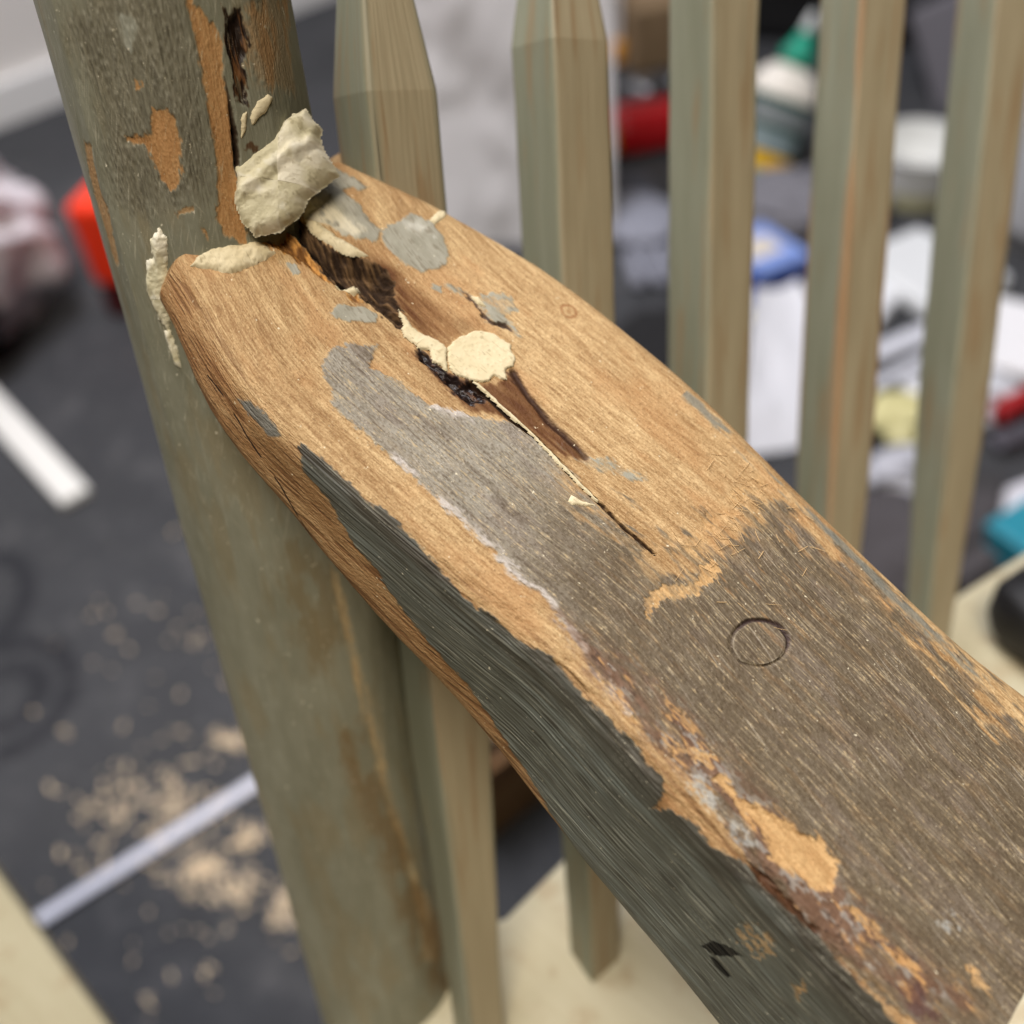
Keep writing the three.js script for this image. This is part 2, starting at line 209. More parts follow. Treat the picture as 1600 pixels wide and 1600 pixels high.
function armSurface(u, t) {
  const n1 = fb(u / 2.2, t / 0.9, 31) - 0.5, n2 = fb(u / 1.6, t / 0.6, 37) - 0.5, n3 = vn(u / 0.7, t / 0.28, 41) - 0.5;
  const M = (k, soft = 0.15, rag = 1) => { const d = AM[k].d(u + rag * 2.2 * n1, t + rag * (1.3 * n2 + 0.55 * n3)); return d <= -soft ? 0 : ss(-soft, soft, d); };
  const { c, h: wh } = woodColor(u, t);
  let h = wh * 0.5 + 0.1, ro = 0.72, k;
  // bare side near the post: browner wood, dark open grain
  if (t < 2) {
    const g = ss(0.56, 0.8, vn(u / 7, t / 0.45, 51)) * ss(4, -2, t); blend(c, [92, 60, 34], 0.6 * g); h -= 0.15 * g;
    blend(c, [128, 84, 46], 0.3 * ss(1, -5, t + 4 * (fb(u / 8, t / 3, 52) - 0.5)));
  }
  // weathered grey coat on the top
  const wd = AM.weathered.d(u + 2.6 * n1, t + 1.6 * n2 + 0.7 * n3, 12), far = ss(66, 80, u) * ss(17, 27, t);
  k = wd < -8.9 ? 0 : ss(-0.35, 0.35, wd) * (1 - far) + far * ss(0.42, 0.58, 0.42 + wd / 22 + 0.7 * (fb(u / 5, t / 1.1, 60) - 0.5) + 0.5 * (fb(u / 11, t / 6, 59) - 0.5));
  if (k > 0) {
    const big = fb(u / 18, t / 7, 61), mid = fb(u / 4, t / 1.4, 62), st = vn(u / 2.4, t / 0.14, 63), st2 = vn(u / 0.5, t / 0.17, 64), sc = vn((u - 0.4 * t) / 13, (t + 0.2 * u) / 0.13, 65), sp = vn(u / 0.35, t / 0.2, 66), ln = vn(u / 9, t / 0.35, 58);
    const grey = clamp(ss(100, 62, u + 24 * (big - 0.5) + 0.35 * (t - 18)) * 0.8 + 0.45 * (mid - 0.45));
    const p = mixc([98, 86, 68], [160, 155, 142], grey);
    blend(p, [124, 112, 102], 0.4 * ss(0.5, 0.75, fb(u / 9, t / 3, 67)));
    blend(p, [70, 57, 43], 0.32 * ss(0.58, 0.88, st2) + 0.3 * ss(0.62, 0.85, ln)); blend(p, [186, 172, 142], 0.5 * ss(0.6, 0.9, st)); blend(p, [208, 182, 136], 0.6 * ss(0.68, 0.9, sp * 0.6 + st * 0.4)); blend(p, [60, 48, 36], 0.25 * ss(0.3, 0.1, sp * 0.6 + st2 * 0.4));
    blend(p, [210, 202, 186], 0.45 * ss(0.86, 0.95, sc)); blend(p, [178, 132, 82], (0.12 + 0.45 * far * ss(128, 104, u)) * ss(0.6, 0.78, fb(u / 6 + 9, t / 1.0, 68)) * (1 - 0.6 * grey));
    blend(p, c, 0.45 * ss(12, 0.5, wd) * far * ss(0.4, 0.62, fb(u / 4, t / 0.7, 69)));
    blend(c, p, 0.97 * k); h = mix(h, 0.42 + 0.25 * (st - 0.5) + 0.3 * (st2 - 0.5) + 0.12 * mid, k); ro = mix(ro, 0.62, k);
  }
  // chalky lifted rim of the coat where it meets the bare strip
  if (u > 50 && u < 108 && t < 24 && Math.abs(wd) < 2) { const q = ss(1.1, 0.1, Math.abs(wd - 0.35)) * ss(0.42, 0.62, fb(u / 5, t / 2, 55)); blend(c, [198, 190, 182], 0.85 * q); h += 0.2 * q; }
  // grey line of old coat left along the far edge
  { const W = stAt(u / 1000); const e = (W[0] - W[1]) * 1000 - t; if (e < 7 && e > 0.5 && u > 78) { const q = ss(1.6, 0.4, Math.abs(e - 3.2 + 1.8 * n1 + 1.2 * (fb(u / 9, 4, 57) - 0.5))) * ss(0.3, 0.5, fb(u / 7, t / 1.5, 56)); blend(c, [118, 120, 112], 0.75 * q); } }
  if ((k = M('maroon', 2.6, 2.4)) > 0) {
    const m = fb(u / 3, t / 1.1, 71), m2 = vn(u / 0.9, t / 0.25, 72), m3 = fb(u / 6, t / 2, 74);
    const p = mixc([88, 62, 46], [140, 110, 88], clamp(0.5 * m2 + 0.5 * m)); blend(p, [158, 156, 150], 0.7 * ss(0.55, 0.68, fb(u / 2.2 + 5, t / 0.9, 75))); blend(p, [206, 156, 96], 0.85 * ss(0.6, 0.7, fb(u / 4.5 + 40, t / 1.0, 73))); blend(p, [52, 36, 28], 0.6 * ss(0.68, 0.85, m2));
    k *= 0.25 + 0.65 * ss(0.32, 0.58, m3); blend(c, p, k); h = mix(h, 0.45 + 0.5 * (m - 0.5) + 0.3 * (m2 - 0.5), k);
  }
  for (const [nm, soft, rag] of [['endpaint', 0.25, 0.7], ['patch', 0.25, 0.7], ['small', 0.2, 0.6], ['chipgrey', 0.3, 1.1], ['greyspot', 0.2, 0.8], ['greyspot2', 0.2, 0.8], ['lowgrey', 0.5, 1.4]]) {
    if ((k = M(nm, soft, rag)) > 0) {
      const st = vn(u / 1.8, t / 0.3, 81), p = mixc([136, 134, 118], [172, 170, 156], clamp(fb(u / 3, t / 1.5, 82) * 0.9 + 0.3 * (st - 0.5) + 0.1));
      if (nm === 'lowgrey' || nm === 'chipgrey') k *= 0.35 + 0.65 * ss(0.35, 0.6, fb(u / 2, t / 0.7, 83));
      blend(p, [104, 96, 78], 0.5 * ss(0.66, 0.85, st)); blend(c, p, 0.95 * k); h = mix(h, 0.5 + 0.14 * (st - 0.5), k); ro = mix(ro, 0.55, k);
    }
  }
  for (const [nm, w, tone] of [['endwhite', 0.92, [222, 213, 186]], ['patchwhite', 0.7, [206, 204, 192]]]) if ((k = M(nm, 1.0, 0.8)) > 0) blend(c, tone, w * k * ss(0.2, 0.5, fb(u / 2.4, t / 1.2, 85)));
  // brown and black stains round the split
  const inkA = M('stainA', 1.5, 1.0), inkB = M('stainB', 0.5, 0.8), inkC = M('stainC', 0.35, 0.6), inkK = M('stainBlack', 0.35, 0.8), chip = M('chipdark', 0.2, 0.8);
  if (inkA) { const g = AM.gap.d(u, t, 14), w = ss(-9, -0.5, g); blend(c, [92, 54, 22], inkA * (0.3 + 0.65 * w) * (0.35 + 0.85 * vn(u / 5, t / 0.3, 91))); }
  if (inkB) { blend(c, [88, 52, 24], inkB * (0.78 + 0.45 * (vn(u / 5, t / 0.5, 92) - 0.5))); }
  if (inkC) { blend(c, [58, 34, 20], inkC * 0.8); h -= 0.12 * inkC; }
  if (inkK) { const m = fb(u / 1.2, t / 0.7, 93); blend(c, mixc([34, 24, 22], [96, 66, 46], ss(0.55, 0.8, m)), inkK); h = mix(h, 0.05 + 0.6 * m, inkK); ro = mix(ro, 0.38, inkK); }
  if (chip) { blend(c, [66, 48, 38], chip * 0.85); h -= 0.2 * chip; }
  if ((k = M('shelf', 0.25, 0.9)) > 0) { const m = fb(u / 1.6, t / 0.5, 94); blend(c, mixc([112, 74, 34], [206, 150, 78], ss(0.3, 0.75, m)), k); h = mix(h, m, k); }
  if ((k = M('gap', 0.2, 0.8)) > 0) { const m = fb(u / 3.0, t / 0.42, 95); blend(c, mixc([48, 33, 20], [126, 98, 66], ss(0.3, 0.85, m)), k); h = mix(h, m, k); ro = mix(ro, 0.85, k); }
  if ((k = M('slot', 0.15, 0.3)) > 0) { blend(c, [24, 15, 9], 0.9 * k); h = mix(h, 0.1, k); }  // deep shade of the slot painted in near-black
  // side coat
  if ((k = M('side', 0.3, 1.0)) > 0) {
    const st = vn(u / 8, t / 0.2, 101), st2 = vn(u / 5, t / 0.28, 102), sc = vn((u + t) / 12, (t - 0.09 * u) / 0.16, 103), m = fb(u / 14, t / 5, 104);
    const p = mixc([78, 79, 70], [112, 114, 103], clamp(0.5 * m + 0.5 * st2)); blend(p, [58, 50, 40], 0.75 * ss(-9, -1, t + 7 * (fb(u / 9, t / 3, 105) - 0.5)) * (0.5 + 0.5 * st2));
    blend(p, [168, 166, 148], 0.6 * ss(0.74, 0.93, st)); blend(p, [186, 182, 160], 0.65 * ss(0.86, 0.96, sc)); blend(p, [40, 36, 30], 0.5 * ss(0.72, 0.92, st2)); blend(p, [120, 128, 122], 0.35 * ss(0.55, 0.75, fb(u / 20, t / 2.5, 106)));
    blend(c, p, k); h = mix(h, 0.45 + 0.35 * (st - 0.5) + 0.3 * (st2 - 0.5), k); ro = mix(ro, 0.52, k);
  }
  if ((k = M('sidespot', 0.3, 0.9)) > 0) blend(c, mixc([74, 76, 72], [120, 122, 116], vn(u / 2, t / 0.3, 107)), 0.85 * k);
  for (const nm of ['woodpatch', 'woodbit1', 'woodbit2', 'woodbit3', 'woodbit4', 'woodbit5', 'sidewood1', 'sidewood2']) if ((k = M(nm, 0.3, nm === 'woodpatch' ? 1.2 : 1.7)) > 0) {
    const w = woodColor(u + 60, t * 0.8 + 9, 6); blend(w.c, [228, 182, 120], nm[0] === 'w' ? 0.4 : 0.1);
    const cover = nm === 'woodpatch' ? 0.97 : nm === 'sidewood1' ? 0.75 * ss(0.42, 0.6, fb(u / 1.4, t / 0.8, 115)) : nm === 'woodbit5' ? 0.5 * ss(0.4, 0.65, fb(u / 2, t / 0.8, 108)) : 0.55 + 0.4 * ss(0.35, 0.6, fb(u / 2, t / 0.8, 109));
    blend(c, w.c, cover * k); h = mix(h, w.h * 0.5, k); ro = mix(ro, 0.8, k);
  }
  for (const nm of ['greywhite1', 'greywhite2', 'greywhite3']) if ((k = M(nm, 0.5, 1.8)) > 0) blend(c, [176, 178, 174], 0.7 * k * ss(0.35, 0.6, fb(u / 1.6, t / 0.8, 110)));
  if ((k = M('purple', 0.5, 1.6)) > 0) blend(c, [84, 58, 54], 0.7 * k);
  if ((k = M('striphole', 0.3, 1.0)) > 0) { blend(c, [78, 48, 28], 0.85 * k); h = mix(h, 0.15, k); }
  if ((k = Math.max(M('black1', 0.15, 0.5), M('black2', 0.15, 0.4))) > 0) { blend(c, [18, 17, 16], k); ro = mix(ro, 0.4, k); }
  // splits: shade inside the grooves painted in dark brown
  let [d, s] = crackA(u + 0.5 * n2, t + 0.25 * n3); let w = mix(0.34, 0.16, s); if (d < w * 2) { const q = ss(w * 2, w * 0.7, d); blend(c, [44, 28, 18], 0.92 * q); h = mix(h, 0, q); }
  [d, s] = crackB(u, t + 0.3 * n2); if (d < 0.9) { const q = ss(0.9, 0.1, d); blend(c, [52, 32, 20], 0.7 * q); h -= 0.3 * q; }
  [d, s] = crackS(u, t + 0.35 * n2); if (d < 0.25) { const q = ss(0.25, 0.1, d) * ss(0.25, 0.4, vn(u / 2, 3, 111)); blend(c, [40, 26, 16], 0.85 * q); h -= 0.35 * q; }
  // plug outline and knot
  { const pu = u - PLUG[0], pt = t - PLUG[1]; d = (Math.sqrt(0.0707 * pu * pu - 0.04 * pu * pt + 0.0507 * pt * pt) - 1) * 4.05 + 0.5 * (fb(u / 2, t / 2, 114) - 0.5); const arc = ss(-0.3, 0.75, (pt * 0.86 - pu * 0.5) / 4.2); if (Math.abs(d) < 0.9) { const q = ss(0.16 + 0.45 * arc, 0.04, Math.abs(d - 0.2 * arc)) * (0.35 + 0.65 * Math.max(arc, ss(0.5, 0.75, vn(u / 0.8, t / 0.8, 113)))); blend(c, arc > 0.2 ? [52, 38, 38] : [74, 62, 50], 0.85 * q); h -= 0.45 * q; const l = ss(0.14, 0.03, Math.abs(d + 0.25)) * (1 - arc) * 0.5; blend(c, [176, 166, 146], l); } }
  d = Math.hypot(u - KNOT[0], (t - KNOT[1]) * 1.1); if (d < 2.2) { blend(c, [128, 80, 44], 0.5 * ss(0.5, 0.1, Math.abs(d - 1.5 + 0.6 * n1)) + 0.3 * ss(0.8, 0.2, d)); }
  // plaster specks and pale crumbs
  const q = fb((u + 0.4 * t) / 0.9, (t - 0.3 * u) / 0.7, 121); if (q > 0.84) blend(c, [236, 226, 196], 0.9 * ss(0.84, 0.88, q));
  return [c[0], c[1], c[2], h, ro];
}
function armRelief(u, t) {                                   // metres, out of the smooth shape
  const n1 = fb(u / 2.2, t / 0.9, 31) - 0.5, n2 = fb(u / 1.6, t / 0.6, 37) - 0.5;
  const D = (k, rag = 0.8) => AM[k].d(u + rag * 2.2 * n1, t + rag * 1.3 * n2);
  let z = 0.55 * (fb(u / 22, t / 12, 131) - 0.5) + 0.12 * (fb(u / 6, t / 1.2, 132) - 0.5), d;
  if ((d = D('weathered', 1.25)) > -0.3) z += 0.16 * ss(-0.3, 0.3, d);
  if ((d = D('side', 1)) > -0.3) z += 0.14 * ss(-0.3, 0.3, d);
  for (const nm of ['endpaint', 'patch', 'small']) if ((d = D(nm, 0.7)) > -0.3) z += 0.12 * ss(-0.3, 0.3, d);
  if ((d = D('woodpatch')) > 0) z -= Math.min(0.4, d * 0.5);
  if ((d = D('maroon', 1.8)) > 0) z += 0.35 * (fb(u / 2.6, t / 1.0, 133) - 0.5) * ss(0, 1, d);
  if (Math.abs(t) < 5) z -= ss(60, 95, u) * ss(5, 0, Math.abs(t - 0.5)) * (0.9 * Math.pow(fb(u / 3.2, t / 1.3, 134), 2) + 0.5 * ss(0.5, 0.75, vn(u / 7, t / 2, 135)));
  if ((d = D('striphole')) > 0) z -= Math.min(1.3, d * 1.4);
  if ((d = D('shelf')) > 0) z -= Math.min(1.3, d * 1.0) * (0.6 + 0.8 * fb(u / 2, t / 0.6, 94));
  if ((d = D('stainBlack')) > 0) z -= Math.min(1.3, d * 1.1) - 0.8 * (fb(u / 1.2, t / 0.7, 93) - 0.5) * ss(0, 0.6, d);
  if ((d = D('chipdark')) > 0) z -= Math.min(0.7, d * 1.2);
  if ((d = D('gap')) > 0) z -= Math.min(3.4, d * 1.5) - 1.5 * (fb(u / 3.0, t / 0.42, 95) - 0.5) * ss(0, 0.8, d);
  if ((d = AM.slot.d(u, t + 0.5 * n2)) > 0) z -= Math.min(3.2, d * 5);
  let [e, s] = crackA(u, t); const w = mix(0.7, 0.3, s); if (e < w) z -= 1.3 * (1 - e / w);
  [e] = crackB(u, t); if (e < 0.8) z -= 0.5 * (1 - e / 0.8);
  { const pu = u - PLUG[0], pt = t - PLUG[1]; e = Math.sqrt(0.0707 * pu * pu - 0.04 * pu * pt + 0.0507 * pt * pt) * 4.05; } if (e < 4.8 && e > 3.5) z -= 0.35 * ss(0.45, 0, Math.abs(e - 4.2));
  return z / 1000;
}
// cross-section of the arm at u (m): corner points in (c, n), rounded
const stAt = (u) => { const x = clamp((u * 1000 - STATIONS[0][0]) / 5, 0, STATIONS.length - 1.001), i = Math.floor(x), f = x - i; return [1, 2, 3].map((k) => mix(STATIONS[i][k], STATIONS[i + 1][k], f) / 1000); };
function armPoint(u, t, lift = 0) {                          // the point of the arm's skin at u, t (m), lifted along the skin's normal
  const [R, L, T] = stAt(u), W = R + 0.0006 - L, rL = mix(0.007, 0.0035, ss(0.0, 0.06, u)), rR = 0.004, rB = 0.005;
  const side = [-Math.sin(BETA), -Math.cos(BETA)], out = [-Math.cos(BETA), Math.sin(BETA)];
  const crown = (x) => 0.0010 * Math.sin(Math.PI * clamp(x / W));
  let p, m;
  const arc = (corner, d0, d1, r, f) => {                    // quadratic round of a corner between its two tangent points
    const a = [corner[0] - d0[0] * r, corner[1] - d0[1] * r], b = [corner[0] + d1[0] * r, corner[1] + d1[1] * r], g = 1 - f;
    p = [g * g * a[0] + 2 * f * g * corner[0] + f * f * b[0], g * g * a[1] + 2 * f * g * corner[1] + f * f * b[1]];
    const d = [g * d0[0] + f * d1[0], g * d0[1] + f * d1[1]], l = Math.hypot(...d); m = [-d[1] / l, d[0] / l];
  };
  const up = [-side[0], -side[1]], right = [1, 0], down = [-0.12, -0.993], left = [-1, 0];
  const PL = [L, 0], PR = [R + 0.0006, 0], PB = [L + side[0] * (T + 0.0008), side[1] * (T + 0.0008)], PD = [PR[0] + down[0] * T, down[1] * T];
  const tb = -(T + 0.0008);
  if (t < tb - rB) { p = [PB[0] + (tb - t), PB[1]]; m = [0, -1]; }                       // underside, measured on from the lower corner
  else if (t < tb + rB) arc(PB, left, up, rB, (t - tb + rB) / (2 * rB));
  else if (t < -rL) { p = [L - side[0] * t, -side[1] * t]; m = out; }
  else if (t < rL) arc(PL, up, right, rL, (t + rL) / (2 * rL));
  else if (t < W - rR) { p = [L + t, 0]; m = [0, 1]; }
  else if (t < W + rR) arc(PR, right, down, rR, (t - W + rR) / (2 * rR));
  else { const q = t - W; p = [PR[0] + down[0] * q, down[1] * q]; m = [0.993, -0.12]; }
  const n = p[1] + (t > 0 ? crown(t) : 0);
  return A0.clone().addScaledVector(AX, u).addScaledVector(AC, p[0] + m[0] * lift).addScaledVector(AN, n + m[1] * lift);
}
const chair = thing('wooden_armchair', 'worn wooden armchair with peeling sage paint, split arm and cream filler', 'chair');
const U0 = -14, U1 = 190, T0 = -45, T1 = 75;
const armTex = bake(2048, 1208, U0, U1, T0, T1, armSurface);
const armMat = new THREE.MeshPhysicalMaterial({ ...armTex, roughness: 1, bumpScale: 0.0005, specularIntensity: 0.55 });
const NU = 640, TS = [];
for (let i = 0; i < 4; i++) TS.push(['under', i / 4]);
for (let i = 0; i < 12; i++) TS.push(['lower', i / 12]);
for (let i = 0; i < 70; i++) TS.push(['side', i / 70]);
for (let i = 0; i < 28; i++) TS.push(['ridge', i / 28]);
for (let i = 0; i < 230; i++) TS.push(['top', i / 230]);
for (let i = 0; i < 16; i++) TS.push(['edge', i / 16]);
for (let i = 0; i <= 10; i++) TS.push(['far', i / 10]);
const armGeo = gridGeometry(NU, TS.length, (i, j) => {
  const u = (-7 + (i / (NU - 1)) * 183) / 1000, [R, L, T] = stAt(u), W = R + 0.0006 - L, rL = mix(0.007, 0.0035, ss(0, 0.06, u)), tb = -(T + 0.0008);
  const [seg, f] = TS[j];
  const t = seg === 'under' ? mix(tb - 0.05, tb - 0.005, f) : seg === 'lower' ? mix(tb - 0.005, tb + 0.005, f) : seg === 'side' ? mix(tb + 0.005, -rL, f) : seg === 'ridge' ? mix(-rL, rL, f)
    : seg === 'top' ? mix(rL, W - 0.004, f) : seg === 'edge' ? mix(W - 0.004, W + 0.004, f) : mix(W + 0.004, W + T, f);
  const p = armPoint(u, t, seg === 'under' || seg === 'far' ? 0 : armRelief(u * 1000, t * 1000));
  return [p.x, p.y, p.z, (u * 1000 - U0) / (U1 - U0), (t * 1000 - T0) / (T1 - T0)];
});
const arm = mesh('armrest', armGeo, armMat, chair);
arm.userData.label = 'split armrest with bare wood, grey worn paint and filler patches';

// filler: thin raised smears lying on the skin of the arm or the post
const fillerTex = bake(512, 512, 0, 40, 0, 40, (x, y) => {
  const a = fb(x / 2, y / 2, 201), b = vn(x / 0.5, y / 0.5, 202), c = mixc([210, 195, 156], [224, 211, 176], clamp(a * 1.1)); blend(c, [186, 170, 132], 0.3 * ss(0.7, 0.9, b)); blend(c, [150, 136, 104], 0.4 * ss(0.8, 0.95, vn(x / 0.9, y / 0.25, 203)));
  return [...c, 0.5 * a + 0.4 * b, 0.85];
});
const fillerMat = new THREE.MeshPhysicalMaterial({ ...fillerTex, roughness: 1, bumpScale: 0.00015, specularIntensity: 0.4 });
const oldFillerTex = bake(512, 512, 0, 40, 0, 40, (x, y) => {
  const a = fb(x / 5, y / 5, 205), b = fb(x / 1.2, y / 1.2, 206), c = mixc([214, 206, 172], [244, 237, 214], clamp(ss(0.34, 0.66, a))); blend(c, [140, 128, 96], 0.45 * ss(0.62, 0.85, b)); blend(c, [234, 230, 214], 0.5 * ss(0.62, 0.8, fb(x / 3 + 20, y / 3, 207)));
  return [...c, 0.5 * a + 0.5 * b, 0.7];
});
const oldFillerMat = new THREE.MeshPhysicalMaterial({ ...oldFillerTex, roughness: 1, bumpScale: 0.0004, specularIntensity: 0.6 });
function smear(name, reg, point, height, material, parent, { slope = 0.9, step = 0.2, rag = 0.5, rough = 0.3, seed = 0 } = {}) {
  const nx = Math.ceil((reg.x1 - reg.x0 + 2) / step) + 1, ny = Math.ceil((reg.y1 - reg.y0 + 2) / step) + 1, D = new Float32Array(nx * ny);
  const g = gridGeometry(nx, ny, (i, j) => {
    const x = reg.x0 - 1 + i * step, y = reg.y0 - 1 + j * step;
    const d = reg.d(x + rag * (fb(x / 1.4, y / 1.4, seed + 211) - 0.5), y + rag * (fb(x / 1.2, y / 1.2, seed + 213) - 0.5), 2.5);
    D[j * nx + i] = d;
    const h = d < 0 ? Math.max(-0.5, d * 1.8) : Math.min(height, height * (1 - Math.exp(-d * slope / height * 1.6))) * (1 + rough * (fb(x / 1.9, y / 1.9, seed + 215) - 0.5) * 2);
    const p = point(x / 1000, y / 1000, h / 1000 + 0.0001); return [p.x, p.y, p.z, x / 40, y / 40];
  });
  const I = g.index.array, keep = []; for (let f = 0; f < I.length; f += 3) if (D[I[f]] > -step && D[I[f + 1]] > -step && D[I[f + 2]] > -step) keep.push(I[f], I[f + 1], I[f + 2]);
  g.setIndex(keep);
  return mesh(name, g, material, parent);
}
const onArm = (u, t, lift) => armPoint(u, t, lift);
const inArm = (u, t, lift) => armPoint(u, t, lift + Math.max(-0.0022, armRelief(u * 1000, t * 1000)));
smear('filler_patch', AF.disc, onArm, 0.16, fillerMat, arm, { slope: 1.0, rag: 0.9, rough: 0.1, seed: 1 }).userData.label = 'round cream filler patch over a screw hole';
smear('filler_patch', AF.tail, onArm, 0.25, fillerMat, arm, { slope: 0.8, rag: 0.9, rough: 0.5, seed: 2 });
smear('filler_patch', AF.line, onArm, 0.22, fillerMat, arm, { slope: 1.5, step: 0.16, rag: 0.35, seed: 3 });
smear('filler_patch', AF.dab, onArm, 0.3, fillerMat, arm, { slope: 1, step: 0.16, rag: 0.4, seed: 4 });
smear('filler_patch', AF.lip, onArm, 0.8, fillerMat, arm, { slope: 0.8, rag: 0.7, rough: 0.5, seed: 5 });
smear('filler_patch', AF.gapbit, inArm, 1.0, fillerMat, arm, { slope: 1, rag: 0.5, rough: 0.4, seed: 6 });
smear('filler_patch', AF.backleft, onArm, 1.1, fillerMat, arm, { slope: 0.7, rag: 1.0, rough: 0.5, seed: 7 });
smear('filler_patch', AF.rim, onArm, 0.7, oldFillerMat, arm, { slope: 0.6, rag: 0.9, rough: 0.5, seed: 8 });
smear('filler_patch', AF.edge, onArm, 0.25, fillerMat, arm, { slope: 0.8, step: 0.2, rag: 0.4, seed: 9 });
smear('filler_patch', AF.chip, onArm, 0.3, fillerMat, arm, { slope: 0.9, step: 0.16, rag: 0.3, seed: 10 });
// torn fibres standing up where the coat was scraped off
{
  const gs = [];
  for (let i = 0; i < 90; i++) {
    const line = rnd() < 0.6, f = rnd(), u = line ? mix(96, 102, f) + rr(-2, 3) : rr(88, 116), t = line ? mix(53, 30, f) + rr(-2, 2) : rr(24, 54), a = rr(-0.7, 0.7) + (rnd() < 0.3 ? 1.5 : 0), l = rr(0.8, 3.0), lift = rr(0.05, 0.35);
    const P = [0, 0.5, 1].map((q) => armPoint((u + Math.cos(a) * l * q) / 1000, (t + Math.sin(a) * l * q + 0.4 * q * q) / 1000, (0.05 + lift * Math.sin(q * 2.2)) / 1000 + armRelief(u, t)));
    gs.push(new THREE.TubeGeometry(new THREE.CatmullRomCurve3(P), 5, rr(0.000035, 0.00007), 4));
  }
  const o = mesh('torn_fibre', mergeGeometries(gs), mat(0xd9b683, 0.8), arm); o.userData = { kind: 'stuff' };
}
// wooden plug flush with the arm
{
  const g = new THREE.CircleGeometry(3.7, 40), p = g.attributes.position, uv = g.attributes.uv;
  for (let i = 0; i < p.count; i++) { const u = PLUG[0] + p.getX(i) * 0.97 + p.getY(i) * 0.12, t = PLUG[1] + p.getY(i) * 1.1 + p.getX(i) * 0.12, w = armPoint(u / 1000, t / 1000, 0.00012 + armRelief(u, t)); p.setXYZ(i, w.x, w.y, w.z); uv.setXY(i, (u - U0) / (U1 - U0), (t - T0) / (T1 - T0)); }
  g.computeVertexNormals();
  const o = mesh('wood_plug', g, armMat, arm); o.userData.label = 'round wooden plug set flush in the armrest';
}

